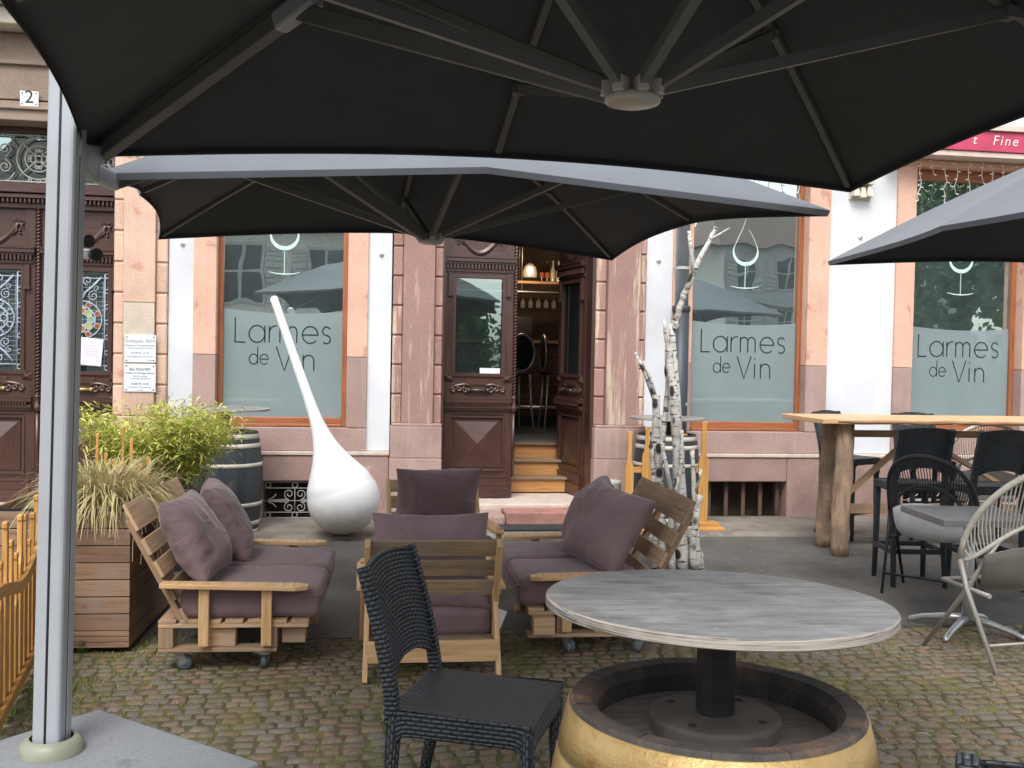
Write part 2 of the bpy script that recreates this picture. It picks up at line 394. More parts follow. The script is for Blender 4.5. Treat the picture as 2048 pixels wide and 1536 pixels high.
v = coords(n); c = ramp(n, noi(n, v, 5, 6, .6), [(.38, (.085, .07, .045)), (.52, (.12, .11, .045)), (.66, (.19, .19, .045))])
n.links.new(c, p.inputs['Base Color']); p.inputs['Roughness'].default_value = .95; bump(n, p, noi(n, v, 90, 4), 1, .01)
g = MB(); g.bx(-70, 70, -90, 60, -.3, -.0055); tag(obj('ground', g, m_soil), kind='structure')
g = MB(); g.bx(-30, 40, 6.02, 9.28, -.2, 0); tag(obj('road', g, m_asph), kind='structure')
g = MB(); g.bx(-30, 40, -40, 2.3, -.2, -.002); tag(obj('street', g, M_asphalt('square_paving', (.12, .11, .1), .3)), kind='structure')
g = MB()
def kerb_y(x): return 9.24+.05*math.sin(x*.9)+.03*math.sin(x*2.3)
g.grid(lambda a, b: (-12+a*24, kerb_y(-12+a*24)+(D-.02-kerb_y(-12+a*24))*b, .028 if b > .02 else -.01), 120, 8, smooth=False, flip=False)
tag(obj('pavement', g, m_pave), kind='structure')
m_set, n, p = newmat('granite_setts'); v = coords(n); t = attr(n)
c = ramp(n, t, [(0, (.085, .078, .066)), (.2, (.13, .115, .095)), (.38, (.10, .10, .082)), (.55, (.17, .095, .06)), (.72, (.13, .095, .08)), (.86, (.18, .135, .085)), (1, (.085, .083, .075))])
c = mix(n, .45, c, ramp(n, noi(n, v, 55, 5, .7), [(.3, (.07, .062, .055)), (.68, (.26, .23, .20))]))
ms_ = ramp(n, noi(n, v, 2.6, 6, .65), [(.46, (0, 0, 0)), (.64, (.8, .8, .8))])
c = mix(n, ms_, c, (.105, .098, .048))
hb_ = n.nodes.new('ShaderNodeHueSaturation'); hb_.inputs['Value'].default_value = 1.38; hb_.inputs['Saturation'].default_value = 1.25; n.links.new(c, hb_.inputs['Color']); c = hb_.outputs[0]
n.links.new(c, p.inputs['Base Color']); p.inputs['Roughness'].default_value = .8; bump(n, p, noi(n, v, 60, 5), .6, .008)
g = MB(); y = 2.3; row = 0
while y < 6.0:
    h = random.uniform(.066, .084); x = -5.0-random.random()*.1
    while x < 8.5:
        w = random.uniform(.07, .115)
        wob = .07*math.sin(x*1.25+.6)+.018*math.sin(x*3.9+y*1.4)+.01*math.sin(x*9.0+y*7)
        t = random.random(); gp = random.uniform(.006, .013); zz = random.uniform(-.004, .004)
        x0, x1, y0, y1 = x+gp/2, x+w-gp/2, y+gp/2+wob, y+h-gp/2+wob
        j = lambda: random.uniform(-.0075, .0075)
        b = len(g.v); i_ = .014; tx, ty = random.uniform(-.003, .003), random.uniform(-.003, .003)
        base = [(x0+j(), y0+j()), (x1+j(), y0+j()), (x1+j(), y1+j()), (x0+j(), y1+j())]
        cx, cy = (x0+x1)/2, (y0+y1)/2
        for (px, py) in base: g.v.append(Vector((px, py, -.02)))
        for (px, py) in base: g.v.append(Vector((px+(cx-px)*.08, py+(cy-py)*.08, -.006+zz)))
        for k, (px, py) in enumerate(base): g.v.append(Vector((px+(cx-px)*.2, py+(cy-py)*.2, -.001+zz*.8+(tx if k in (0, 3) else -tx)+(ty if k < 2 else -ty))))
        for l in (0, 4):
            for k in range(4):
                k2 = (k+1) % 4; q = [b+l+k, b+l+k2, b+l+4+k2, b+l+4+k]; g.face(q, [(0, 0)]*4, t, True)
        g.face([b+8, b+9, b+10, b+11], [(0, 0)]*4, t, True)
        x += w
    y += h; row += 1
tag(obj('cobbles', g, m_set), kind='structure')
# grass and moss tufts in the joints
m_leaf = bpy.data.materials.new('x'); bpy.data.materials.remove(m_leaf)
def M_leaf(name, stops, rough=.6, trans=.0):
    m, n, p = newmat(name); t = attr(n); c = ramp(n, t, stops)
    n.links.new(c, p.inputs['Base Color']); p.inputs['Roughness'].default_value = rough
    tl = n.nodes.new('ShaderNodeBsdfTranslucent'); n.links.new(c, tl.inputs[0]); s = n.nodes.new('ShaderNodeMixShader'); s.inputs[0].default_value = .3
    n.links.new(p.outputs[0], s.inputs[1]); n.links.new(tl.outputs[0], s.inputs[2]); n.links.new(s.outputs[0], n.nodes['Material Output'].inputs[0]); return m
mg = M_leaf('joint_grass', [(0, (.10, .18, .03)), (.5, (.22, .29, .05)), (.8, (.40, .40, .12)), (1, (.52, .43, .20))])
def blade(g, base, d, L, w, droop, t, seg=3, up=1.0):
    d = Vector((d[0], d[1], 0)); b = len(g.v); side = Vector((-d.y, d.x, 0))
    if side.length < 1e-4: side = Vector((1, 0, 0))
    side.normalize()
    for i in range(seg+1):
        k = i/seg; q = Vector(base)+d*(L*k)+Vector((0, 0, L*(up*k-droop*k*k))); ww = w*(1-k*.92)/2
        g.v.append(q-side*ww); g.v.append(q+side*ww)
    for i in range(seg):
        g.face([b+2*i, b+2*i+1, b+2*i+3, b+2*i+2], [(0, 0)]*4, t, True)
g = MB()
for k in range(5200):
    x, y = random.uniform(-2.4, 4.6), random.uniform(3.5, 6.02)
    if noise.noise(Vector((x*1.3, y*1.3, 3))) < random.uniform(-.25, .35): continue
    for j in range(random.randint(3, 9)):
        a = random.random()*6.28; blade(g, (x+random.gauss(0, .018), y+random.gauss(0, .012), -.008), (math.cos(a)*.8, math.sin(a)*.8), random.uniform(.014, .042), .0042, .5, random.random(), 2)
for k in range(2600):   # denser verges by the fence, planter and pallets
    px, py, s, hh = random.choice([(-1.5, 4.95, .14, .07), (-1.45, 5.2, .1, .06), (-1.15, 6.1, .12, .05), (-1.3, 5.72, .25, .035), (-.9, 6.3, .2, .04), (-1.0, 5.6, .2, .03)])
    x, y = random.gauss(px, s), random.gauss(py, s*1.3)
    if y > 6.2: continue
    a = random.random()*6.28; blade(g, (x, y, -.005), (math.cos(a)*.5, math.sin(a)*.5), random.uniform(.4, 1)*hh, .005, .4, random.random()*.6, 3)
tag(obj('grass', g, mg), 'moss and short grass growing between the cobbles', kind='stuff')
g = MB()
c0 = G(165, 1300)
for k in range(60):
    a = random.random()*6.28; r = random.random()**.5*.04
    blade(g, (c0.x+math.cos(a)*r, c0.y+math.sin(a)*r, 0), (math.cos(a)*.55, math.sin(a)*.55), random.uniform(.08, .15), .022, .55, random.random()*.35, 4, 1.1)
tag(obj('weed', g, mg), 'leafy green weed at the foot of the wooden planter', 'weed')
g = MB()
for k in range(190):
    x, y = random.uniform(-1.8, 4), random.uniform(3.7, 6.0)
    if k > 100: x, y = random.uniform(-1, 6), random.uniform(6.1, 9.1)
    a = random.random()*6.28; L = random.uniform(.015, .05)
    g.bar((x, y, .004), (x+math.cos(a)*L, y+math.sin(a)*L, .005), .003, .0015)
tag(obj('straw_litter', g, M_plain('dry_straw', (.5, .42, .28), .8)), 'dry straw bits and petals scattered on the cobbles', kind='stuff')
exec_parts = True
# ------------------------------------------------------------------ facade helpers
def circ(cx, cz, r, n=20, a0=0, a1=2*math.pi): return [(cx+r*math.cos(a0+(a1-a0)*i/n), cz+r*math.sin(a0+(a1-a0)*i/n)) for i in range(n+1)]
def arc_l(c, r, a0, a1, n=14): return circ(c[0], c[1], r, n, rad(a0), rad(a1))
GL = {  # thin geometric alphabet, x-height 1
 'L': (.72, [[(0, 1.45), (0, 0), (.64, 0)]]),
 'a': (1.12, [arc_l((.5, .5), .5, 0, 360, 26), [(1, 1.0), (1, 0)]]),
 'r': (.52, [[(0, 1), (0, 0)], arc_l((.42, .58), .42, 180, 82, 8)]),
 'm': (1.28, [[(0, 1), (0, 0)], arc_l((.27, .70), .27, 180, 0)+[(.54, 0)], arc_l((.81, .70), .27, 180, 0)+[(1.08, 0)]]),
 'e': (1.12, [[(0, .5), (1, .5)]+arc_l((.5, .5), .5, 0, 318, 24)]),
 's': (.66, [[(.5, .86)]+arc_l((.27, .75), .25, 50, 270, 10)+arc_l((.27, .25), .25, 90, -140, 10)]),
 'd': (1.12, [arc_l((.5, .5), .5, 0, 360, 26), [(1, 1.75), (1, 0)]]),
 'V': (1.2, [[(0, 1.5), (.55, 0), (1.08, 1.5)]]),
 'i': (.3, [[(0, 1), (0, 0)], [(0, 1.28), (0, 1.38)]]),
 'n': (.9, [[(0, 1), (0, 0)], arc_l((.36, .64), .36, 180, 0)+[(.72, 0)]]),
 ' ': (.5, [])}
def strokes(g, s, x, z, h, w, y, sp=.16, target=None):
    tot = sum(GL[c][0]+sp for c in s)-sp
    k = h if target is None else target/tot
    for c in s:
        for st in GL[c][1]: g.ribbon([(x+p[0]*k, z+p[1]*h) for p in st], w, y)
        x += (GL[c][0]+sp)*k
    return x
def text_part(name, s, size, mat, parent, loc, align='CENTER', shear=0, spacing=1.0, thick=.0006):
    cu = bpy.data.curves.new(name, 'FONT'); cu.body = s; cu.size = size; cu.align_x = align; cu.shear = shear; cu.extrude = thick; cu.space_character = spacing
    t = bpy.data.objects.new('t', cu); COL.objects.link(t); dg = bpy.context.evaluated_depsgraph_get()
    me = bpy.data.meshes.new_from_object(t.evaluated_get(dg)); bpy.data.objects.remove(t)
    me.transform(Matrix.Translation(Vector(loc)) @ Matrix.Rotation(rad(90), 4, 'X')); me.materials.append(mat)
    at = me.attributes.new('tone', 'FLOAT', 'FACE')
    return link(name, me, parent)
def bevbox_list(g, boxes):
    for b in boxes: g.bx(*b)
# ------------------------------------------------------------------ wine bar building
bar = thing('wine_bar_building', 'white rendered building with pink sandstone surrounds and large shop windows', 'building', (2.5, D, 0), world=True)
TOP = 7.6
xs_white = [(-1.837, -1.60), (.078, .31), (2.925, 3.25), (4.926, 5.685), (7.33, 8.4)]
g = MB()
for a, b in xs_white: g.bx(a, b, D-.015, D+.3, .70, TOP)
for a, b in ((-1.60, .078), (3.25, 4.926), (5.685, 7.33)): g.bx(a, b, D-.012, D+.3, 4.12, TOP)
g.bx(.31, 2.925, D-.012, D+.3, 4.3, TOP)
boxes('wall', g, white_render, bar)
g = MB()
for a, b in ((-1.837, -1.0), (-1.0, -.92), (-.30, .31), (2.925, 3.40), (4.50, 5.0), (5.0, 5.83), (6.76, 8.4)):
    g.bx(a+.002, b-.002, D-.07, D+.3, 0, .655)
for a, b in ((-.92, -.30), (3.40, 4.50), (5.83, 6.76)): g.bx(a, b, D-.068, D+.3, .40, .655)
boxes('plinth', g, st_plinth, bar, bevel=.012)
g = MB()
for a, b in ((-1.837, .31), (2.925, 8.4)): g.bx(a, b, D-.085, D, .657, .695)
boxes('ledge', g, st_pale, bar, bevel=.008)
# cellar openings
g = MB()
for a, b in ((-.92, -.30), (3.40, 4.50), (5.83, 6.76)):
    g.bx(a+.01, b-.01, D+.28, D+.31, 0, .42)
boxes('cellar_backing', g, M_plain('cellar_dark', (.05, .036, .03), .9, var=.5), bar)
g = MB()
for i in range(6): g.bx(3.47+i*.19, 3.51+i*.19, D+.03, D+.05, .02, .40)
boxes('cellar_bar', g, M_plain('rusty_brown_iron', (.10, .06, .045), .8, var=.4), bar)
def spiral(cx, cz, r, a0, turns, s=1, n=22, r1=.22):
    out = []
    for i in range(n+1):
        k = i/n; rr = r*(1-(1-r1)*k); a = rad(a0)+s*turns*2*math.pi*k; out.append((cx+rr*math.cos(a), cz+rr*math.sin(a)))
    return out
def flat_tube(g, pts, y, r=.006, n=6, closed=False): g.tube([(p[0], y, p[1]) for p in pts], r, n, closed=closed)
def cellar_grille(x0, x1):
    g = MB(); w = x1-x0; y = D-.02; cx = (x0+x1)/2; cz = .20
    for z in (.03, .085, .325, .385): flat_tube(g, [(x0, z), (x1, z)], y, .005)
    for z in (.058, .355):
        for k in (-1, 0, 1): flat_tube(g, circ(cx+k*w*.42, z, .026, 14)[:-1], y, .005, closed=True)
    flat_tube(g, [(cx, .085), (cx, .325)], y, .004); flat_tube(g, [(x0, cz), (x1, cz)], y, .004)
    for sx in (-1, 1):
        for sz in (-1, 1):
            sp = spiral(cx+sx*.056, cz+sz*.065, .052, 90 if sz < 0 else -90, 1.35, sx*sz)
            flat_tube(g, [(cx+sx*w*.4, cz+sz*.006), (cx+sx*.1, cz+sz*.012)]+sp, y, .005)
            flat_tube(g, [(cx+sx*w*.42, cz+sz*.01), (cx+sx*w*.34, cz+sz*.03), (cx+sx*w*.29, cz+sz*.065)], y, .005)
    return g
gr = cellar_grille(-.92, -.30); g2 = cellar_grille(5.83, 6.76)
obj('cellar_grille', gr, iron_grey, bar); obj('cellar_grille', g2, iron_grey, bar)
def shop_window(x0, x1, jb=.20):
    """x0..x1 = outer edges of the wooden frame"""
    ja = .215
    g = MB()
    g.bx(x0-ja, x0, D-.05, D+.28, .93, 1.63); g.bx(x1, x1+jb, D-.05, D+.28, .93, 1.63)
    g.bx(x0-ja, x1+jb, D-.052, D+.28, .698, .925)
    obj('window_surround', g, st_pink, bar, bevel=.006)
    g = MB()
    g.bx(x0-ja, x0, D-.05, D+.28, 1.634, 3.80); g.bx(x1, x1+jb, D-.05, D+.28, 1.634, 3.80)
    g.bx(x0-ja, x1+jb, D-.06, D+.28, 3.80, 4.10)
    g.bx(x0-.03, x1+.03, D-.075, D-.05, 3.83, 3.86)
    obj('window_surround', g, st_salmon, bar, bevel=.006)
    f = MB(); yf0, yf1 = D+.09, D+.17; fw = .05
    f.bx(x0, x0+fw, yf0, yf1, .93, 3.80); f.bx(x1-fw, x1, yf0, yf1, .93, 3.80)
    f.bx(x0+fw, x1-fw, yf0, yf1, .93, 1.02); f.bx(x0+fw, x1-fw, yf0, yf1, 3.68, 3.80)
    f.bx(x0+fw, x1-fw, yf0-.03, yf0, .93, .955)
    w = obj('window', f, w_frame, bar, bevel=.005)
    p = MB(); p.bx(x0+fw, x1-fw, D+.13, D+.136, 1.02, 3.68); obj('pane', p, glass_m, w)
    fl = MB(); a, b = x0+fw, x1-fw
    fl.grid(lambda u, v: (a+(b-a)*u, D+.1285, 1.022+(2.10-.045*math.sin(u*2.6+.2)-1.022)*v), 24, 1, smooth=False)
    obj('frosted_film', fl, film, w)
    s = (b-a)/1.13; cx = (a+b)/2; l = MB(); yy = D+.1265
    strokes(l, 'Larmes', a+.11*s, 1.762, .168, .0125, yy, target=.925*s)
    strokes(l, 'de', a+.245*s, 1.545, .10, .0095, yy, target=.19*s)
    strokes(l, 'Vin', a+.50*s, 1.485, .158, .0125, yy, target=.385*s)
    obj('lettering', l, ink, w)
    dcl = MB(); r = .135; cz = 2.84
    pts = []; ws = []
    for i in range(41):
        th = rad(62)+rad(360-40)*i/40   # crescent bowl of the glass drop
        k = math.sin(math.pi*i/40)
        rr = r*(1+.0*k); x = cx+rr*math.cos(th+rad(180-2)); z = cz+rr*math.sin(th+rad(180-2))
    for i in range(40):
        k = i/39; th = rad(148)+rad(244)*k
        pts.append((cx+r*math.cos(th), cz+r*math.sin(th))); ws.append(.006+.036*math.sin(math.pi*k)**1.3)
    pts = [(cx+.0, cz+.36), (cx-.035, cz+.25), (cx-.085, cz+.14)]+pts+[(cx+.10, cz+.115), (cx+.06, cz+.19), (cx+.03, cz+.235)]
    ws = [.003, .006, .008]+ws+[.006, .005, .003]
    dcl.ribbon(pts, ws, D+.1268)
    dcl.ribbon([(cx, cz-r-.01), (cx, cz-.385)], .007, D+.1268)
    dcl.ribbon([(cx-.155, cz-.372), (cx-.08, cz-.388), (cx, cz-.392), (cx+.08, cz-.388), (cx+.155, cz-.372)], [.006, .011, .014, .011, .006], D+.1268)
    obj('glass_emblem', dcl, decal, w)
    return w
shop_window(-1.385, -.122); shop_window(3.425, 4.69, jb=.236); shop_window(5.9, 7.19, jb=.14)
# stone door case
def rust_strip(x0, x1, y, z0=.975, n=12, h=.295, mat=st_pil, par=bar, top=None):
    g = MB()
    for i in range(n): g.bx(x0, x1, y, y+.2, z0+i*h+.006, z0+(i+1)*h-.006)
    obj('rusticated_blocks', g, mat, par, bevel=.012, bseg=1)
    g = MB(); g.bx(x0+.004, x1-.004, y+.02, y+.2, z0, z0+n*h); obj('block_backing', g, mat, par)
def pilaster(xa, xb, xc, xd, mat, par, yb=D):
    rust_strip(xa, xb, yb-.055, mat=mat, par=par); rust_strip(xc, xd, yb-.055, mat=mat, par=par)
    g = MB(); g.bx(xb, xc, yb-.12, yb+.1, .985, 4.3); obj('pilaster_shaft', g, mat, par, bevel=.008)
rust = [(.325, .424, .735, .822), (2.395, 2.505, 2.845, 2.925)]
for q in rust:
    pilaster(*q, st_pil, bar)
    g = MB(); a, d_ = q[0], q[3]
    g.bx(a-.01, d_+.004, D-.15, D+.1, .64, .955); g.bx(a-.0, d_+.002, D-.135, D+.1, .957, .985)
    g.bx(a-.015, d_+.006, D-.165, D+.1, 0, .637); obj('pilaster_base', g, st_pink, bar, bevel=.008)
g = MB(); g.bx(.325, 2.925, D-.1, D+.28, 4.3-.55, 4.29); obj('door_lintel', g, st_pil, bar, bevel=.01)
g = MB(); g.bx(.822, .845, D-.03, D+.3, .2, 3.75); g.bx(2.36, 2.395, D-.03, D+.3, .2, 3.75); boxes('door_jamb', g, w_door, bar)
g = MB(); g.bx(.80, 2.40, D-.20, D+.62, .002, .19); obj('door_sill', g, st_pale, bar, bevel=.015)
g = MB(); g.bx(.55, 1.42, D-.62, D-.205, .03, .14); obj('worn_step', g, st_pink, bar, bevel=.03)
g = MB(); g.bx(1.43, 2.36, D-.55, D-.205, .031, .155); obj('painted_step', g, M_plain('pink_painted_step', (.40, .20, .165), .75, var=.25), bar, bevel=.01)
# ------------------------------------------------------------------ carved doors
def spiral_leaf(g, pts, y, r=.012):
    rr = [r*(.35+.9*math.sin(math.pi*min(1, (i+1)/len(pts))**.8)) for i in range(len(pts))]
    g.tube([(p[0], y, p[1]) for p in pts], rr, 6)
def carved_leaf(W_, H_, ironwork=False, mirror=False, glassm=glass_d, par=None, name='door'):
    """local: x 0..W, front face y=0 looking -y, z 0..H; returns door part with its sub-parts"""
    g = MB(); T = .055; m = .10; ironH = None
    zA, zB, zC, zD, zE, zF = .24, .88, 1.04, 1.26, 2.33, 2.52
    g.bx(0, m, 0, T, 0, H_); g.bx(W_-m, W_, 0, T, 0, H_)
    g.bx(m, W_-m, 0, T, 0, .30); g.bx(m, W_-m, 0, T, zB-.02, 1.28); g.bx(m, W_-m, 0, T, 2.30, 2.60); g.bx(m, W_-m, 0, T, H_-.12, H_)
    g.bx(m, W_-m, .022, T-.005, .25, .9); g.bx(m, W_-m, .018, T-.005, 2.55, H_-.1)
    g.bx(.03, W_-.03, -.03, 0, 0, .12); g.bx(.04, W_-.04, -.018, 0, .122, .205); g.bx(.03, W_-.03, -.026, 0, .207, .225)
    ix0, ix1 = m+.045, W_-m-.045   # pyramid panel
    for (a, b, c, d_, pr) in ((m-.012, W_-m+.012, zA+.03, zB-.03, -.012),):
        for q in ((a, b, c, c+.022), (a, b, d_-.022, d_), (a, a+.022, c+.023, d_-.023), (b-.022, b, c+.023, d_-.023)): g.bx(q[0], q[1], pr, .02, q[2], q[3])
    cx, cz = (ix0+ix1)/2, (zA+zB)/2; b = len(g.v); z0, z1 = zA+.085, zB-.085
    for p in ((ix0, .012, z0), (ix1, .012, z0), (ix1, .012, z1), (ix0, .012, z1), (cx, -.045, cz)): g.v.append(Vector(p))
    for k in range(4): g.face([b+k, b+(k+1) % 4, b+4], [(0, 0), (.3, 0), (.15, .3)], .5)
    g.bx(ix0-.015, ix1+.015, .01, .022, z0-.015, z1+.015)
    # carved ledge
    for k, (z, dpt, hh) in enumerate(((.905, -.03, .02), (.927, -.045, .03), (.985, -.055, .035), (1.022, -.04, .016))): g.bx(.02, W_-.02, dpt, 0, z, z+hh)
    nb = int((W_-.06)/.028)
    for i in range(nb): g.box((.04+i*.028, -.045, .969), (.018, .03, .022), t=.5)
    # scroll ornament and handle plate
    oc = W_/2
    for s in (-1, 1):
        for k in range(3):
            x0 = oc+s*(.13+k*.062)
            spiral_leaf(g, spiral(x0, 1.115+.012*(k % 2), .034-.004*k, 90 if s > 0 else 90, 1.2, -s, 14), -.008, .013)
        spiral_leaf(g, [(oc+s*.08, 1.16), (oc+s*.14, 1.175), (oc+s*.2, 1.165), (oc+s*.26, 1.15), (oc+s*.3, 1.12)], -.006, .014)
    g.bx(oc-.13, oc+.13, -.014, 0, 1.17, 1.235)
    # glazed opening frame
    for s, xx in ((-1, m), (1, W_-m)):
        g.bx(xx-.012*s-.02, xx-.012*s+.02, -.018, .0, 1.28, 2.28)
    for q in ((m-.035, W_-m+.035, 1.255, 1.29), (m-.02, W_-m+.02, 2.275, 2.31)): g.bx(q[0], q[1], -.02, 0, q[2], q[3])
    for s, xx in ((-1, m-.03), (1, W_-m+.03)):
        g.bx(xx-.022, xx+.022, -.032, 0, 2.10, 2.32); g.bx(xx-.03, xx+.03, -.038, 0, 2.085, 2.105)
        b = len(g.v)
        for p in ((xx-.05, -.003, 1.2), (xx+.05, -.003, 1.2), (xx+.05, -.003, 1.27), (xx-.05, -.003, 1.27), (xx, -.04, 1.235)): g.v.append(Vector(p))
        for k in range(4): g.face([b+k, b+(k+1) % 4, b+4], [(0, 0), (.3, 0), (.15, .3)], .5)
    # dentil cornice
    g.bx(.01, W_-.01, -.02, 0, 2.335, 2.36); nb = int((W_-.06)/.036)
    for i in range(nb+1): g.box((.035+i*.036, -.03, 2.39), (.02, .04, .05), t=.5)
    g.bx(.005, W_-.005, -.035, 0, 2.418, 2.437); g.bx(-.005, W_+.005, -.06, 0, 2.439, 2.475); g.bx(.0, W_, -.07, 0, 2.477, 2.492)
    # swag with bows in the upper panel
    for k in range(7):
        o = (k-3)*.009; pts = [(.17+(W_-.34)*u, 2.70-.17*math.sin(math.pi*u)*(1+o*6)+.02*abs(o)*8) for u in [i/14 for i in range(15)]]
        g.tube([(p[0], .004-.003*(3-abs(k-3)), p[1]+o*1.6) for p in pts], [.006+.013*math.sin(math.pi*i/14) for i in range(15)], 6, t=.7)
    for s in (.15, W_-.15):
        for k in range(5): g.lathe([(0.001, -.02), (.016-.002*k, -.012), (.013, .012), (.001, .02)], 8, (s, .01, 2.66-k*.034))
        for q in (-1, 1):
            g.tube([(s, .0, 2.73), (s+q*.03, -.012, 2.76), (s+q*.055, 0, 2.74), (s+q*.03, .0, 2.715), (s, 0, 2.73)], .009, 6)
            g.tube([(s, .0, 2.73), (s+q*.03, -.005, 2.69), (s+q*.05, .005, 2.67)], .007, 6)
    d_ = obj(name, g, w_door, par, bevel=.003, bseg=1)
    # handle
    h = MB(); h.tube([(oc-.1, -.035, 1.115), (oc+.1, -.035, 1.115)], [.016, .016], 10)
    for s in (-1, 1): h.lathe([(.001, -.02), (.021, -.012), (.021, .012), (.001, .02)], 10, (oc+s*.1, -.035, 1.115), Matrix.Rotation(rad(90), 3, 'Y')); h.tube([(oc+s*.08, 0, 1.115), (oc+s*.08, -.035, 1.115)], .009, 8)
    hh = obj('handle', h, M_plain('dark_brass', (.10, .09, .06) if not ironwork else (.55, .42, .16), .35, .7, bs=0), d_)
    pz = MB(); pz.bx(m, W_-m, .026, .032, 1.27, 2.30); obj('pane', pz, glassm, d_)
    if ironwork:
        i = MB(); x0, x1, z0, z1 = m+.02, W_-m-.02, 1.30, 2.26; y = .004; cx, cz = W_/2, 1.80; w = (x1-x0)/2
        for q in ((x0+.045, z0, x0+.045, z1), (x1-.045, z0, x1-.045, z1), (x0, z0+.05, x1, z0+.05), (x0, z1-.05, x1, z1-.05)): flat_tube(i, [(q[0], q[1]), (q[2], q[3])], y, .007)
        for s in (-1, 1):
            for k in range(7): flat_tube(i, circ(cx+s*(w-.022), z0+.025+k*(z1-z0-.05)/6, .021, 12)[:-1], y, .006, closed=True)
        for rr in (.055, .125, .185): flat_tube(i, circ(cx, cz, rr, 30)[:-1], y, .007, closed=True)
        for k in range(8):
            a = 2*math.pi*k/8; flat_tube(i, circ(cx+.088*math.cos(a), cz+.088*math.sin(a), .033, 12)[:-1], y-.003, .006, closed=True)
            a += .39; flat_tube(i, circ(cx+.155*math.cos(a), cz+.155*math.sin(a), .026, 10)[:-1], y, .0055, closed=True)
        for s in (-1, 1):
            for t in (-1, 1):
                flat_tube(i, [(cx, cz+t*.2), (cx+s*.03, cz+t*.27), (cx+s*.1, cz+t*.33), (cx+s*(w-.08), cz+t*.42)], y-.004, .012)
                flat_tube(i, spiral(cx+s*.105, cz+t*.235, .05, 90*t, 1.4, s*t), y, .006)
                flat_tube(i, spiral(cx+s*.05, cz+t*.385, .045, -90*t, 1.3, -s*t), y, .006)
                flat_tube(i, spiral(cx+s*.135, cz+t*.31, .03, -90*t, 1.2, -s*t), y, .005)
            flat_tube(i, [(cx, cz+s*.19), (cx, cz+s*.43)], y, .006)
        # lattice behind the scrolls
        for k in range(9): flat_tube(i, [(x0+k*(x1-x0)/8, z0+.05), (x0+k*(x1-x0)/8, z1-.05)], y+.014, .0025, 4)
        for k in range(20): flat_tube(i, [(x0, z0+.05+k*(z1-z0-.1)/19), (x1, z0+.05+k*(z1-z0-.1)/19)], y+.014, .0025, 4)
        obj('ironwork', i, iron, d_)
    return d_
def rope_post(x, y, z0, z1, par, r=.02):
    g = MB(); g.tube([(x, y, z0), (x, y, z1)], r*.75, 10)
    n = int((z1-z0)/.034)
    for k in range(n):
        z = z0+k*.034; g.tube([(x-r*.9, y-.004, z), (x, y-r*.9, z+.014), (x+r*.9, y-.004, z+.028)], r*.42, 5, t=.6)
    g.lathe([(.001, 0), (r*1.6, .01), (r*1.7, .05), (r*1.1, .07), (r*1.2, .14), (r*1.5, .16), (.001, .17)], 12, (x, y, z0-.16))
    g.tube([(x, y, .22), (x, y, z0-.15)], r*.8, 10)
    return obj('rope_moulding', g, w_door, par)
YD = D+.22
def place_part(o, par, loc, rz):
    o.matrix_parent_inverse = Matrix.Translation(-Vector(par['_l'])); o.location = loc; o.rotation_euler = (0, 0, rz)
dl = carved_leaf(.745, 3.40, par=bar); place_part(dl, bar, (.848, YD, .20), 0)
rp = rope_post(0, 0, 1.05, 3.35, bar); place_part(rp, bar, (1.60, YD-.01, .20), 0)
dr = carved_leaf(.745, 3.40, par=bar); 
th = rad(79)
# hinged at the right jamb and swung inwards; its street face looks left towards the opening
hx, hy = 2.352, YD+.02
ang = math.pi-th+math.pi  # local +x runs from free edge to hinge
dvec = Vector((-math.cos(th), math.sin(th), 0))   # hinge -> free edge
fe = Vector((hx, hy, .20))+dvec*.745
place_part(dr, bar, fe, math.atan2(-dvec.y, -dvec.x)); dr['label'] = 'right door leaf swung open inwards'
dl['label'] = 'left door leaf closed'
# interior
g = MB()
g.bx(-1.9, 8.3, 16.2, 16.3, 0, 4.2); g.bx(-1.95, -1.85, D+.3, 16.2, 0, 4.2); g.bx(8.3, 8.4, D+.3, 16.2, 0, 4.2); g.bx(-1.9, 8.3, D+.3, 16.2, 4.15, 4.25)
g.bx(-1.9, .80, D+.30, D+.32, 0, .9); g.bx(2.42, 8.3, D+.30, D+.32, 0, .9)
boxes('interior_wall', g, M_plain('interior_paint', (.30, .25, .20), .8, bs=0), bar)
g = MB(); g.bx(-1.85, 8.3, 11.75, 16.2, .6, .70); g.bx(.75, 2.45, 11.70, 11.76, .665, .702)
obj('interior_floor', g, M_plain('interior_floor_slate', (.07, .075, .08), .35), bar)
g = MB(); g.bx(.72, .80, D+.3, 11.75, 0, 4.1); g.bx(2.42, 2.5, D+.3, 11.75, 0, 4.1)
g.bx(-1.85, .72, 11.7, 11.75, 0, .62); g.bx(2.5, 8.3, 11.7, 11.75, 0, .62)
boxes('lobby_wall', g, M_plain('lobby_wood', (.09, .05, .03), .6, bs=0), bar)
g = MB()
for k, (y0, z1) in enumerate(((10.98, .365), (11.24, .53), (11.50, .695))):
    g.bx(.80, 2.42, y0, 11.75, z1-.165, z1-.03)
boxes('step_riser', g, w_step, bar)
g = MB()
for k, (y0, z1) in enumerate(((10.98, .365), (11.24, .53), (11.50, .695))): g.bx(.80, 2.42, y0-.03, y0+.27, z1-.029, z1)
boxes('step_tread', g, M_wood('worn_tread', (.25, .15, .08), (.1, .06, .04), grey=(.2, .18, .15), rough=.35), bar, bevel=.006)
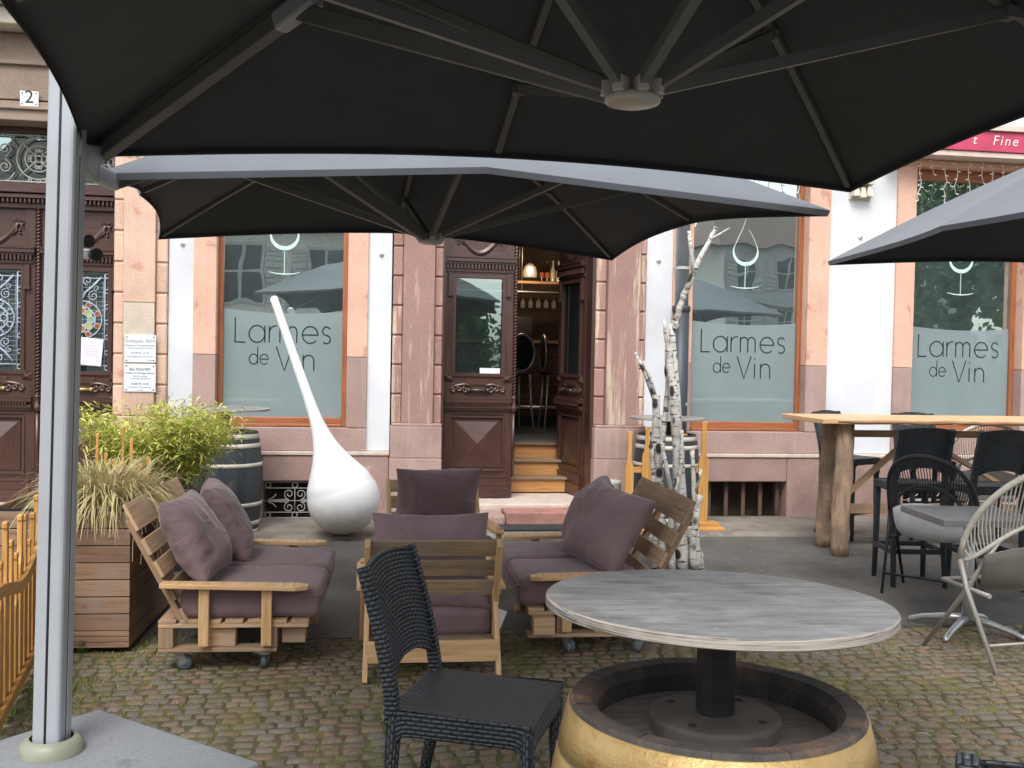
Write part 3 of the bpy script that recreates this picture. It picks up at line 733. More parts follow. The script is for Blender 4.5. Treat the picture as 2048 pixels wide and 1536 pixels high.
# interior furniture
ct = thing('bar_counter', 'long timber clad bar counter with pale top inside the doorway', 'bar counter', (2, 14.3, .7), world=True)
g = MB()
for k in range(7): g.bx(.4, 5.2, 14.2+random.uniform(-.006, .006), 14.26, .85+k*.145, .85+(k+1)*.145-.006)
obj('front_panel', g, w_int, ct, bevel=.004)
g = MB(); g.bx(.4, 5.2, 14.24, 14.9, .70, .86); obj('base', g, w_black, ct)
g = MB(); g.bx(.35, 5.25, 14.05, 14.95, 1.865, 1.905); g.bx(.35, 5.25, 14.03, 14.05, 1.87, 1.90); obj('counter_top', g, M_plain('counter_oak', (.45, .30, .17), .35), ct)
g = MB(); g.tube([(.4, 14.0, .98), (5.2, 14.0, .98)], .022, 8)
for x in (1.2, 2.0, 2.75, 3.6): g.tube([(x, 14.0, .7), (x, 14.0, .98), (x, 14.2, .98)], .015, 8)
obj('foot_rail', g, alu_silver, ct)
sh = thing('hanging_bottle_shelf', 'wooden shelf hung from thin rods above the bar counter', 'shelf', (2.4, 14.6, 2.7), world=True)
g = MB(); g.bx(1.2, 4.2, 14.45, 14.8, 2.725, 2.76); obj('board', g, M_plain('shelf_oak', (.42, .25, .13), .5), sh)
g = MB(); g.bx(1.2, 4.2, 14.45, 14.8, 2.60, 2.615)
for x in (1.35, 2.28, 3.2, 4.1): g.tube([(x, 14.5, 2.6), (x, 14.5, 4.15)], .008, 6); g.tube([(x, 14.75, 2.6), (x, 14.75, 4.15)], .008, 6)
obj('rods', g, alu_silver, sh)
m_bott = M_plain('dark_bottle_glass', (.02, .012, .008), .12, bs=0); m_clear = M_plain('pale_bottle_glass', (.42, .44, .40), .12, bs=0)
m_lab = M_plain('bottle_label', (.35, .10, .06), .6, bs=0); m_labw = M_plain('pale_label', (.6, .56, .45), .6, bs=0)
for k, (px, mt, ml, lb) in enumerate(((1084, m_bott, m_lab, 'dark bottle with red label, left one of the dark pair on the hanging shelf'), (1095, m_bott, m_lab, 'dark bottle with red label, right one of the dark pair on the hanging shelf'),
      (1106, m_clear, m_labw, 'clear bottle on the hanging shelf, nearest to the dark bottles'), (1117, m_clear, m_labw, 'clear bottle on the hanging shelf, rightmost of the four bottles'))):
    p = PY(px, 560, 14.62)
    t = thing('bottle', lb, 'bottle', (p.x, 14.62, 2.76), 0, 'bottles on the shelf above the bar')
    g = MB(); g.lathe([(.001, 0), (.036, 0), (.037, .02), (.037, .17), (.030, .20), (.014, .24), (.012, .30), (.015, .305), (.015, .315), (.001, .316)], 14); obj('glass', g, mt, t)
    g = MB(); g.lathe([(.0375, .06), (.0377, .14)], 14); obj('label', g, ml, t)
m_wg, n, p = newmat('wine_glass_clear'); p.inputs['Base Color'].default_value = (.8, .85, .85, 1); p.inputs['Alpha'].default_value = .10; p.inputs['Roughness'].default_value = .05
wg0 = None
for k in range(6):
    q = PY(1046+k*15.5, 590, 14.6)
    lb = 'upside down wine glass hanging under the shelf, '+('first', 'second', 'third', 'fourth', 'fifth', 'sixth')[k]+' from the left'
    if wg0 is None:
        wg0 = thing('wine_glass', lb, 'wine glass', (q.x, 14.6, 2.60), 0, 'wine glasses hanging under the shelf')
        g = MB(); g.lathe([(.034, 0), (.033, -.004), (.006, -.012), (.004, -.09), (.012, -.10), (.034, -.125), (.040, -.16), (.036, -.20), (.030, -.215)], 14); obj('bowl', g, m_wg, wg0)
    else: dup(wg0, (q.x, 14.6, 2.60), 0, lb, 'wine glasses hanging under the shelf')
q = PY(1060, 540, 14.2)
lm = thing('pendant_lamp', 'small lit bulb in a glass dome above the bar', 'lamp', (q.x, 14.2, q.z))
g = MB(); g.lathe([(.001, .05), (.018, .04), (.02, .10), (.006, .12), (.004, 4.1-q.z), (.001, 4.1-q.z)], 10); obj('cord', g, black_plastic, lm)
g = MB(); g.lathe([(.001, -.055), (.03, -.04), (.042, 0), (.03, .035), (.012, .05), (.001, .05)], 14); obj('bulb', g, M_emit('lit_bulb', (1, .55, .25), 9), lm)
g = MB(); g.lathe([(.10, -.10), (.105, -.04), (.08, .04), (.03, .09)], 18); obj('glass_dome', g, m_wg, lm)
pl = bpy.data.lights.new('bulb_light', 'POINT'); pl.energy = 11; pl.color = (1, .68, .42); pl.shadow_soft_size = .06
plo = bpy.data.objects.new('bulb_light', pl); COL.objects.link(plo); plo.location = (q.x-.05, 13.9, q.z-.05); 
# stools inside
def inner_stool(loc, rz, label):
    t = thing('bar_stool', label, 'bar stool', loc, rz, 'bar stools at the counter')
    g = MB()
    g.grid(lambda u, v: ((u-.5)*.4*math.sqrt(1-(2*v-1)**2*.999), (v-.5)*.4, .74+.02*(1-(2*v-1)**2)), 8, 12); obj('seat', g, black_plastic, t, solid=.03)
    g = MB(); g.tube([(.19*math.cos(a), -.19, 1.03+.24*math.sin(a)) for a in [i*math.pi/12 for i in range(24)]], .016, 8, closed=True); obj('back_frame', g, alu_silver, t)
    g = MB(); g.grid(lambda u, v: (.175*math.cos(u*2*math.pi)*v, -.19, 1.03+.22*math.sin(u*2*math.pi)*v), 20, 3); obj('backrest', g, black_plastic, t, solid=.02)
    for sx in (-1, 1):
        for sy in (-1, 1):
            g = MB(); g.tube([(sx*.15, sy*.15, .74), (sx*.17, sy*.17, .3), (sx*.2, sy*.2, 0)], [.018, .013, .009], 8); obj('leg', g, alu_silver, t)
    g = MB(); g.tube([(.18*math.cos(a), .18*math.sin(a), .3) for a in [i*math.pi/10 for i in range(20)]], .009, 6, closed=True); obj('footrest', g, alu_silver, t)
inner_stool((PY(1028, 800, 13.55).x, 13.55, .70), rad(20), 'silver framed bar stool with oval back seen behind the closed door leaf')
inner_stool((PY(1112, 800, 13.6).x, 13.6, .70), rad(-88), 'silver framed bar stool turned sideways beside the open door leaf')
mo = thing('till_screen', 'black till screen standing on the bar counter', 'screen', (PY(1044, 660, 14.4).x, 14.4, 1.905))
g = MB(); g.box((0, 0, .22), (.30, .03, .24), R=Matrix.Rotation(rad(-12), 3, 'X')); obj('panel', g, black_plastic, mo, bevel=.006)
g = MB(); g.bx(-.05, .05, -.04, .06, 0, .02); g.tube([(0, .01, .02), (0, .02, .2)], .02, 8); obj('stand', g, black_plastic, mo)
# notes on the doors
g = MB(); a, b = PY(960, 736, YD), PY(1000, 758, YD)
g.bx(a.x, b.x, YD+.012, YD+.014, b.z, a.z); paper = M_plain('white_paper', (.75, .78, .85), .8, bs=0, var=.02)
tag(obj('paper_notice', g, paper), 'small blank white paper stuck low in the closed glazed door', 'notice')
# ------------------------------------------------------------------ neighbouring town house with the big carved door
th_ = thing('town_house', 'brown stone town house front with tall carved double door and ironwork fanlight', 'building', (-3, D, 0), world=True)
pq = (-2.338, -2.241, -1.949, -1.842)
rust_strip(pq[0], pq[1], D-.055, z0=1.03, n=12, mat=st_cream, par=th_); rust_strip(pq[2], pq[3], D-.055, z0=1.03, n=12, mat=st_cream, par=th_)
g = MB(); g.bx(pq[1], pq[2], D-.10, D+.1, 1.03, 1.78); g.bx(pq[1], pq[2], D-.10, D+.1, 2.12, 4.5); obj('pilaster_shaft', g, st_cream, th_, bevel=.006)
g = MB(); g.bx(pq[1]+.004, pq[2]-.004, D-.098, D+.1, 1.783, 2.117); obj('repair_patch', g, st_beige, th_)
g = MB(); g.bx(pq[0]-.012, pq[3], D-.13, D+.1, 0, .60); g.bx(pq[0]-.004, pq[3], D-.12, D+.1, .604, 1.025); obj('pilaster_base', g, st_cream, th_, bevel=.01)
x0d, x1d = -3.92, pq[0]
g = MB(); g.bx(-8.5, x0d, D-.05, D+.6, 0, 4.5); obj('wall', g, st_brown, th_)
g = MB()
g.bx(-8.5, -1.842, D-.04, D+.6, 4.0, 4.62); g.bx(x0d-.2, x1d+.0, D-.07, D+.5, 3.80, 3.98); g.bx(x0d-.2, x1d, D-.10, D-.071, 3.90, 3.93); g.bx(x0d-.2, x1d, D-.085, D-.04, 4.32, 4.36)
g.bx(-8.5, -1.845, D, D+.6, 4.62, TOP)
obj('lintel', g, st_brown, th_, bevel=.008)
g = MB(); g.bx(-8.5, -1.2, D-.55, D+.1, 4.95, 5.12); g.bx(-8.5, -1.3, D-.45, D+.1, 4.8, 4.94); g.bx(-8.5, -1.4, D-.3, D+.1, 4.63, 4.79); obj('cornice', g, st_corn, th_, bevel=.02)
g = MB()   # balusters under the stone balcony seen left of the parasol
for k in range(9): g.lathe([(.03, 0), (.045, .02), (.02, .06), (.05, .16), (.03, .24), (.045, .27)], 10, (-2.0+k*.0, D-.2, 5.2+k*0))
g = MB()
for k in range(5): g.lathe([(.001, -.1), (.02, -.09), (.028, -.04), (.018, 0)], 8, (-2.20+k*.075, D-.12, 3.62))
g.bx(-2.26, -1.86, D-.16, D-.09, 3.62, 3.68)
obj('guttae', g, st_corn, th_)
g = MB(); g.bx(x0d, x1d, D-.35, D+.7, .002, .15); obj('door_step', g, st_pale, th_, bevel=.01)
g = MB(); g.bx(x0d-1.5, x1d-.1, D-1.0, D-.36, .03, .06); obj('red_paving', g, M_plain('red_paving_slab', (.28, .12, .09), .8, var=.3), th_)
YL = D+.28; wl = .755; xm = -3.115
for k, xx in enumerate((xm-.03-wl, xm+.03)):
    dd = carved_leaf(wl, 2.86 if False else 3.0, ironwork=True, par=th_); place_part(dd, th_, (xx, YL, .15), 0)
rp = rope_post(0, 0, 1.05, 2.9, th_, .024); place_part(rp, th_, (xm, YL-.012, .15), 0)
g = MB(); g.bx(xm-.03, xm+.03, YL, YL+.05, .15, 3.1); g.bx(x0d, xm-.03-wl, YL-.03, YL+.1, .15, 3.8); g.bx(xm+.03+wl, x1d+.02, YL-.03, YL+.1, .15, 3.8)
g.bx(x0d, x1d, YL-.04, YL+.1, 3.02, 3.10); g.bx(x0d, x1d, YL-.10, YL+.05, 3.11, 3.15); g.bx(x0d, x1d, YL-.12, YL+.05, 3.16, 3.20); g.bx(x0d, x1d, YL-.06, YL+.05, 3.20, 3.26); g.bx(x0d, x1d, YL-.06, YL+.1, 3.74, 3.80)
for k in range(40): g.box((x0d+.02+k*.04, YL-.07, 3.085), (.022, .05, .04), t=.5)
obj('door_frame', g, w_door, th_, bevel=.004, bseg=1)
g = MB(); g.bx(x0d, x1d, YL+.03, YL+.036, 3.26, 3.74); obj('fanlight_pane', g, glass_d, th_)
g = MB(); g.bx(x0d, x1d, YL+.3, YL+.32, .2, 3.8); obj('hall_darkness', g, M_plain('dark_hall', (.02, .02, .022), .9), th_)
g = MB(); y = YL-.03; cz = 3.50
for q in (3.275, 3.725): flat_tube(g, [(x0d, q), (x1d, q)], y, .008)
for cx in (xm, xm+.62, xm-.62):
    for rr in (.03, .125, .20): flat_tube(g, circ(cx, cz, rr, 30)[:-1], y, .007, closed=True)
    for k in range(4):
        a = math.pi/4+k*math.pi/2; ca, sa = math.cos(a), math.sin(a)
        flat_tube(g, [(cx+.03*ca, cz+.03*sa), (cx+.245*ca, cz+.245*sa)], y-.003, .007)
        for s in (-1, 1):
            b2 = a+s*.62; flat_tube(g, [(cx+.03*math.cos(a), cz+.03*math.sin(a)), (cx+.075*math.cos(a+s*.3), cz+.075*math.sin(a+s*.3))]+spiral(cx+.088*math.cos(b2), cz+.088*math.sin(b2), .024, math.degrees(b2)+180-s*90, 1.2, s, 14), y, .0055)
    for s in (-1, 1):
        for t in (-1, 0, 1): flat_tube(g, (circ(cx, cz+s*.215, .018, 12) if t == 0 else spiral(cx+t*.075, cz+s*.208, .022, 90, 1.3, t*s, 14)), y, .005)
for cx in (xm-.31, xm+.31):
    for s in (-1, 1):
        flat_tube(g, [(cx, cz+s*.01), (cx+.03, cz+s*.02)]+spiral(cx, cz+s*.085, .062, -90*s, 1.5, s), y, .007)
        flat_tube(g, [(cx+.09, cz+s*.14), (cx+.05, cz+s*.2), (cx-.0, cz+s*.225)], y, .006)
obj('fanlight_grille', g, iron_grey, th_)
# stained glass accents behind the right hand ironwork
g = MB()
ccx, ccz = xm+.03+wl/2, .15+1.80
for k in range(8):
    a = 2*math.pi*k/8; g.lathe([(.001, 0), (.031, .002)], 12, (ccx+.088*math.cos(a), YL+.0, ccz+.088*math.sin(a)), Matrix.Rotation(rad(90), 3, 'X'), t=(.1 if k % 4 in (2,) else .9 if k % 2 == 0 else .5))
for k in range(8):
    a = 2*math.pi*k/8+.39; g.lathe([(.001, 0), (.024, .002)], 10, (ccx+.155*math.cos(a), YL+.0, ccz+.155*math.sin(a)), Matrix.Rotation(rad(90), 3, 'X'), t=.0)
m_sg, n, p = newmat('stained_glass'); c = ramp(n, attr(n), [(0, (.30, .09, .03)), (.3, (.45, .38, .08)), (.6, (.35, .45, .2)), (1, (.16, .38, .30))]); n.links.new(c, p.inputs['Base Color']); p.inputs['Roughness'].default_value = .15
obj('stained_glass', g, m_sg, th_)
# house number, plaques, note
def framed(name, label, cat, x0, x1, z0, z1, y, mat, screws=.009):
    t = thing(name, label, cat, ((x0+x1)/2, y, (z0+z1)/2), world=True)
    g = MB(); g.bx(x0, x1, y-.012, y, z0, z1); obj('plate', g, mat, t, bevel=.003)
    g = MB()
    for sx in (x0+.02, x1-.02):
        for sz in (z0+.02, z1-.02): g.lathe([(.001, .004), (.006, .003), (.008, 0)], 8, (sx, y-.013, sz), Matrix.Rotation(rad(90), 3, 'X'))
    obj('screws', g, M_plain('screw_steel', (.2, .2, .2), .4, .6, bs=0), t)
    return t
m_plate = M_plain('brushed_plate', (.68, .72, .76), .45, bs=0, var=.03); m_txt = M_plain('engraved_grey', (.16, .17, .20), .6, bs=0); m_txt2 = M_plain('engraved_light', (.30, .32, .35), .6, bs=0)
a = PY(41, 182, D-.07); b = PY(78, 214, D-.07)
t = framed('number_plate', 'white enamel house number plate reading 2 above the big door', 'house number', a.x, b.x, b.z, a.z, D-.075, M_plain('white_enamel', (.78, .78, .74), .3, bs=0))
text_part('numeral', '2', .17, ink, t, ((a.x+b.x)/2, D-.089, b.z+.03))
yp = D-.10
a = PY(249.5, 669, yp); b = PY(312, 725.5, yp)
t = framed('name_plaque', 'upper metal practice plaque with thin serif lettering on the peach pilaster', 'plaque', a.x, b.x, b.z, a.z, yp, m_plate)
cx = (a.x+b.x)/2; zt = a.z
for s, z, sz, mt in (('Guillaume  REYS', .072, .040, m_txt2), ('Docteur en Chirurgie Dentaire', .108, .0215, m_txt2), ('ancien interne des hopitaux de Strasbourg', .130, .0135, m_txt2), ('03 88 92 14 20', .182, .026, m_txt2), ('Consultations sur Rendez-vous', .212, .019, m_txt2), ('1er etage', .246, .017, m_txt2)):
    text_part('lettering', s, sz, mt, t, (cx if s[0] != '1' else cx+.09, yp-.0135, zt-z), spacing=1.02)
a = PY(249, 727.5, yp); b = PY(311.5, 784, yp)
t = framed('name_plaque', 'lower metal practice plaque with bold lettering on the peach pilaster', 'plaque', a.x, b.x, b.z, a.z, yp, m_plate)
cx = (a.x+b.x)/2; zt = a.z
for s, z, sz, mt in (('Elie KRAMER', .062, .036, m_txt), ('Docteur en Chirurgie dentaire', .092, .021, m_txt), ('Diplome universitaire', .120, .015, m_txt2), ("d'Implantologie de Strasbourg", .142, .015, m_txt2), ('03 88 92 14 20', .198, .026, m_txt), ('Consultations sur rendez-vous', .226, .0165, m_txt2), ('1er etage', .252, .015, m_txt2)):
    text_part('lettering', s, sz, mt, t, (cx, yp-.0135, zt-z))
pn = thing('paper_notice', 'crooked white paper with pink handwriting hanging on the door ironwork', 'notice', (0, 0, 0), world=True)
a = PY(178, 703, YL-.02)
g = MB(); g.box((a.x, YL-.02, a.z), (.25, .003, .27), R=Matrix.Rotation(rad(5), 3, 'Y')); obj('sheet', g, M_plain('lilac_paper', (.72, .70, .82), .8, bs=0, var=.02), pn)
g = MB()
for k in range(5): g.box((a.x+.01+.005*k, YL-.0225, a.z+.055-k*.024), (.13-.01*(k % 2), .001, .004), R=Matrix.Rotation(rad(5), 3, 'Y'))
obj('pink_lines', g, M_plain('pink_ink', (.8, .45, .6), .8, bs=0), pn)
# wall anchors, drain pipe, corbel, sign, string lights
for (px, py, lb) in ((365, 487, 'left white wall strip beside the left window'), (763, 508, 'white wall strip between left window and doorway'), (1318, 521, 'white wall strip between doorway and drainpipe'), (1722, 474, 'wide white wall between the two right windows')):
    q = PY(px, py, D-.03); t = thing('wall_anchor', 'small round white wall anchor on the '+lb, 'wall anchor', (q.x, D-.015, q.z), 0, 'wall anchors')
    g = MB(); g.lathe([(.026, 0), (.026, .008), (.018, .018), (.001, .024)], 14, R=Matrix.Rotation(rad(90), 3, 'X')); obj('cap', g, white_render, t)
    g = MB(); g.lathe([(.009, .022), (.008, .034), (.001, .035)], 8, R=Matrix.Rotation(rad(90), 3, 'X')); obj('bolt', g, iron_grey, t)
dp = thing('drainpipe', 'wide blue grey drainpipe running down the wall behind the birch trunks', 'drainpipe', (3.29, D-.09, 0), world=True)
m_zinc = M_plain('zinc', (.33, .38, .42), .45, .4, var=.2, sc=5); m_cast = M_plain('dark_blue_cast_iron', (.045, .058, .07), .5, .2)
g = MB(); g.tube([(3.29, D-.10, 2.2), (3.29, D-.10, TOP)], .068, 20); obj('upper_pipe', g, m_zinc, dp)
g = MB(); g.tube([(3.28, D-.12, .03), (3.28, D-.12, 2.22)], .084, 20); g.lathe([(.084, 0), (.095, .01), (.095, .06), (.084, .07)], 20, (3.28, D-.12, 2.16)); obj('lower_pipe', g, m_cast, dp)
g = MB()
for z in (1.2, 2.6, 4.2): g.lathe([(.09, 0), (.09, .03)], 20, (3.285, D-.11, z)); g.bx(3.27, 3.31, D-.05, D, z, z+.03)
obj('bracket', g, iron_grey, dp)
q = PY(1722, 380, D-.05)
cb = thing('corbel', 'small beige carved stone corbel high on the wide white wall', 'corbel', (q.x, D-.015, q.z-.08))
g = MB(); g.bx(-.12, .12, -.025, 0, -.02, .20); obj('back_plate', g, st_corn, cb)
g = MB()
for k in (-1, 0, 1): g.box((k*.075, -.07, .06+(0 if k else -.015)), (.075, .08, .11), taper=.6)
g.bx(-.11, .11, -.12, -.025, .13, .17); g.bx(-.12, .12, -.13, -.025, .175, .20)
obj('teeth', g, st_corn, cb, bevel=.006)
ys = D-.32
sg = thing('shop_sign', 'raspberry red fascia sign with cream letters over the right window', 'sign', (7.2, ys, 4), world=True)
zl, zh = 3.935, 4.145
a = PY(1890, 290, ys)
g = MB(); g.bx(5.55, 8.7, ys, D-.05, zl, zh); obj('box', g, M_plain('raspberry_paint', (.48, .055, .12), .5, var=.15), sg, bevel=.006)
g = MB(); g.bx(5.45, 8.8, ys-.03, D-.05, zh+.005, zh+.06); g.bx(5.5, 8.8, ys+.02, D-.05, zl-.06, zl-.004); obj('trim', g, st_pale, sg, bevel=.005)
m_cream = M_plain('cream_letters', (.78, .68, .60), .6, bs=0)
text_part('lettering', 't', .14, m_cream, sg, (PY(1944, 290, ys).x, ys-.004, zl+.07), align='LEFT', shear=.25)
text_part('lettering', 'Fine', .145, m_cream, sg, (PY(1984, 290, ys).x, ys-.004, zl+.07), align='LEFT', shear=.2, spacing=1.25)
def string_lights(x0, x1, z, label, drops):
    t = thing('string_lights', label, 'string lights', ((x0+x1)/2, D-.09, z), world=True)
    g = MB(); g.tube([(x0+(x1-x0)*u, D-.09, z-.05*math.sin(u*math.pi)-.01*math.sin(u*17)) for u in [i/30 for i in range(31)]], .005, 5)
    L = g
    for (px, ln) in drops:
        xx = X(px, D-.09, 400); n = max(3, int(ln/.07)); pts = [(xx, D-.09, z-.05*math.sin((xx-x0)/(x1-x0)*math.pi))]
        for k in range(1, n+1):
            pts.append((xx+random.uniform(-.022, .022), D-.09-random.uniform(0, .012), pts[0][2]-ln*k/n))
            p = pts[-1]; s = random.choice((-1, 1)); L.tube([p, (p[0]+s*.022, p[1], p[2]-.01), (p[0]+s*.036, p[1], p[2]-.008)], [.004, .006, .003], 5, mi=1)
        g.tube(pts, .0038, 5)
    obj('lit_wire', g, [M_plain('cream_wire', (.7, .66, .58), .6, bs=0), M_plain('bulb_plastic', (.85, .84, .8), .3, bs=0)], t)
string_lights(5.72, 7.5, 3.96, 'icicle string lights hanging across the top of the right window', [(1838, .52), (1862, .22), (1889, .72), (1910, .40), (1937, .62), (1962, .27), (1984, .40), (2003, .36), (2034, .26), (2060, .4)])
string_lights(3.3, 5.0, 4.02, 'icicle string lights hanging across the top of the middle window', [(1512, .5), (1540, .36), (1572, .42), (1600, .6), (1585, .3)])
# ------------------------------------------------------------------ soft shapes
def weld(g, eps=1e4):
    d = {}; mp = []; nv = []
    for v in g.v:
        k = (round(v.x*eps), round(v.y*eps), round(v.z*eps))
        if k not in d: d[k] = len(nv); nv.append(v)
        mp.append(d[k])
    g.v = nv; F2 = []; 
    keep = [i for i, f in enumerate(g.f) if len(set(mp[a] for a in f)) == len(f)]
    g.f = [[mp[a] for a in g.f[i]] for i in keep]; g.uv = [g.uv[i] for i in keep]; g.t = [g.t[i] for i in keep]; g.sm = [g.sm[i] for i in keep]; g.mi = [g.mi[i] for i in keep]
    return g
def rbox(w, d, h, r, n=14, bulge=0.0, wr=.0, seed=0, fn=None):
    g = MB(); H = (w/2, d/2, h/2)
    def e(k):
        s = 2*k/n-1; return math.copysign(1-(1-abs(s))**1.6, s)
    for ax in range(3):
        for s in (-1, 1):
            def f(u, v, ax=ax, s=s):
                a, b = e(round(u*n)), e(round(v*n)); c = [0, 0, 0]; c[ax] = s; c[(ax+1) % 3] = a; c[(ax+2) % 3] = b
                q = Vector([c[i]*H[i] for i in range(3)]); inn = Vector([max(-(H[i]-r), min(H[i]-r, q[i])) for i in range(3)])
                dd = q-inn
                if dd.length > 1e-9: q = inn+dd.normalized()*r if dd.length > r*.5 or True else q
                k = (1-(q.x/H[0])**2)*(1-(q.y/H[1])**2)
                if abs(q.z) > h*.2: q.z += math.copysign(bulge*max(0, k), q.z)
                if wr:
                    nz = noise.noise(Vector((q.x*6+seed, q.y*6, q.z*6)))*wr+noise.noise(Vector((q.x*15+seed, q.y*15, q.z*15)))*wr*.4
                    q = q*(1+0)+Vector((0, 0, nz if q.z > 0 else -nz))
                if fn: q = fn(q)
                return q
            g.grid(f, n, n, t=.5, flip=(s < 0))
    return weld(g)
def pillow(w, h, t, seed=0, wr=.019, n=28):
    g = MB()
    def f(sg):
        def ff(u, v):
            a, b = 2*u-1, 2*v-1
            ax = math.copysign(abs(a)**.85, a); bx = math.copysign(abs(b)**.85, b)
            x = w/2*ax*(1-.075*(1-bx*bx)); y = h/2*bx*(1-.075*(1-ax*ax))
            k = max(0.0, (1-abs(ax)**2.6)*(1-abs(bx)**2.6))**.5
            ed = 1-k; ang = math.atan2(bx, ax); rr = math.hypot(ax, bx)
            nz = noise.noise(Vector((x*4.5+seed*7.3, y*4.5, sg*.7+seed)))*wr*1.3
            # radial puckers towards the edges and corners
            nz += wr*.8*ed*math.sin(ang*14+seed*2+3*noise.noise(Vector((ax*2, bx*2, seed))))*min(1, rr)*k**.5
            nz += -wr*1.2*abs(noise.noise(Vector((x*7+seed, y*3.2, 9.1+seed+sg))))*k
            return Vector((x, y, sg*(t/2*k+(nz if k > 0 else 0))))
        return ff
    g.grid(f(1), n, n, t=.5); g.grid(f(-1), n, n, t=.5, flip=True)
    return weld(g, 1e5)
def cushion_thing(name, label, mesh, loc, R, mat, group=None, extra=None, sub=1):
    t = thing(name, label, 'cushion', loc, 0, group); t.rotation_euler = R.to_euler()
    obj('cover', mesh, mat, t, sub=sub)
    if extra: obj(extra[0], extra[1], extra[2], t)
    return t
# ------------------------------------------------------------------ pallet sofas
m_tyre = M_plain('grey_rubber', (.10, .12, .14), .6, bs=0); m_rim = M_plain('pale_blue_hub', (.35, .45, .5), .4, bs=0); m_zp = M_plain('zinc_plate', (.5, .5, .5), .35, .8, bs=0)
def castor(par, x, y, rz, top=.10):
    R = Matrix.Rotation(rz, 3, 'Z'); g = MB(); P = lambda a, b, c: R @ Vector((a, b, c))+Vector((x, y, 0))
    g.box(P(0, 0, top-.003), (.085, .085, .005), R=R); g.lathe([(.03, top-.02), (.034, top-.006)], 14, (x, y, 0))
    for s in (-1, 1):
        b = len(g.v); g.prism([(-.024, top-.016), (.024, top-.016), (.035, .045), (.02, .032), (.012, .035)], .003, Matrix.Translation(P(0, s*.02, 0)) @ R.to_4x4() @ Matrix.Rotation(rad(90), 4, 'X'))
    c = obj('castor', g, m_zp, par)
    g = MB(); RR = R @ Matrix.Rotation(rad(90), 3, 'X'); o = P(.022, 0, .04)
    g.lathe([(.026, -.013), (.036, -.013), (.040, -.007), (.040, .007), (.036, .013), (.026, .013)], 24, o, RR); obj('tyre', g, m_tyre, c)
    g = MB(); g.lathe([(.001, -.016), (.007, -.016), (.007, -.008), (.027, -.011), (.027, .011), (.007, .008), (.007, .016), (.001, .016)], 20, o, RR); obj('wheel_hub', g, m_rim, c)
def pallet_sofa(loc, rz, label, L=1.2, seed=3, deep=.78):
    random.seed(seed)
    t = thing('pallet_sofa', label, 'sofa', loc, rz, 'pallet sofas on castors')
    # local: x back(0) -> front(deep); y 0..L ; z up
    g = MB(); zb = .105
    fr = .60   # bottom run is shorter than the deck
    for y in (0, L/2-.05, L-.1): g.bx(0, fr+.16 if y else fr, y, y+.1, zb, zb+.02)
    boxes('skid_board', g, w_pallet, t, bevel=.003)
    g = MB()
    for y in (0, L/2-.07, L-.1):
        for x0, x1 in ((0, .075), (.24, .385), (fr-.07, fr)) : g.bx(x0, x1, y+.003+(0.03 if x0 == .24 and y == 0 else 0), y+.1, zb+.021, zb+.125)
        g.bx(fr+.02, fr+.14, y+.06, y+.16, zb+.03, zb+.125)
    boxes('block', g, w_pallet, t, bevel=.004)
    g = MB()
    for k in range(7): g.bx(k*.112, k*.112+.09, 0, L, zb+.147, zb+.166)
    for y in (0, L/2-.05, L-.1): g.bx(0, deep-.02, y, y+.1, zb+.126, zb+.146)
    obj('deck', g, w_pallet, t, bevel=.003)
    # back: leaning pallet
    def BK(d, z): return Vector((.10-.30*d, 0, .24+.64*d))  # along slope d 0..1.. ; z unused
    sl = Vector((-.32, 0, .60)).normalized(); nrm = Vector((.60, 0, .32)).normalized(); o = Vector((.13, 0, .235))
    R = Matrix((sl, Vector((0, 1, 0)), sl.cross(Vector((0, 1, 0))))).transposed()
    g = MB()
    for y in (.02, L/2-.03, L-.08):
        g.box(o+sl*.31+Vector((0, y+.03, 0))-nrm*.0, (.62, .06, .03), R=R)
    boxes('back_post', g, w_pallet, t, bevel=.003)
    g = MB()
    for k, (c, w) in enumerate(((.05, .085), (.19, .09), (.325, .09), (.455, .09), (.625, .15))):
        g.box(o+sl*c+Vector((0, L/2, 0))+nrm*.026, (w, L, .02), R=R)
    boxes('back_board', g, w_pallet, t, bevel=.003)
    for y, s in ((0, -1), (L, 1)):
        g = MB(); ya = y+s*.015
        for x in (.235, .55): g.bar((x, ya+s*.014, .145), (x, ya+s*.014, .445), .052, .026, up=(0, 1, 0))
        boxes('arm_post', g, w_chair, t, bevel=.004)
        g = MB(); g.prism([(.02, -.045), (.70, -.055), (.76, -.02), (.76, .03), (.70, .05), (.02, .04)], .024, Matrix.Translation((0, y+s*.03, .452)) @ Matrix.Rotation(rad(1.2), 4, 'Y'))
        obj('armrest', g, w_chair, t, bevel=.004)
    for x, y, r in ((.10, .06, .1), (fr-.07, .05, 1.45), (.10, L-.08, .5), (fr-.07, L-.08, 2.2)): castor(t, x, y, r)
    return t
SZ = .272
sofaL = pallet_sofa((-1.0, 5.43, 0), rad(-2.5), 'left pallet sofa on castors beside the wooden planter', seed=3)
sofaR = pallet_sofa((1.74, 6.74, 0), rad(180-1.5), 'right pallet sofa on castors in front of the birch trunks', seed=9)
def on(root, x, y, z):
    return root.matrix_basis @ Vector((x, y, z))
bpy.context.view_layer.update()
def piping(w, d, z):
    g = MB(); r = .045; P = []
    for (cx, cy, a0) in ((w/2-r, d/2-r, 0), (-w/2+r, d/2-r, 90), (-w/2+r, -d/2+r, 180), (w/2-r, -d/2+r, 270)):
        for i in range(5): a = rad(a0+i*22.5); P.append((cx+(r+.001)*math.cos(a), cy+(r+.001)*math.sin(a), z))
    g.tube(P, .0045, 6, closed=True); return g
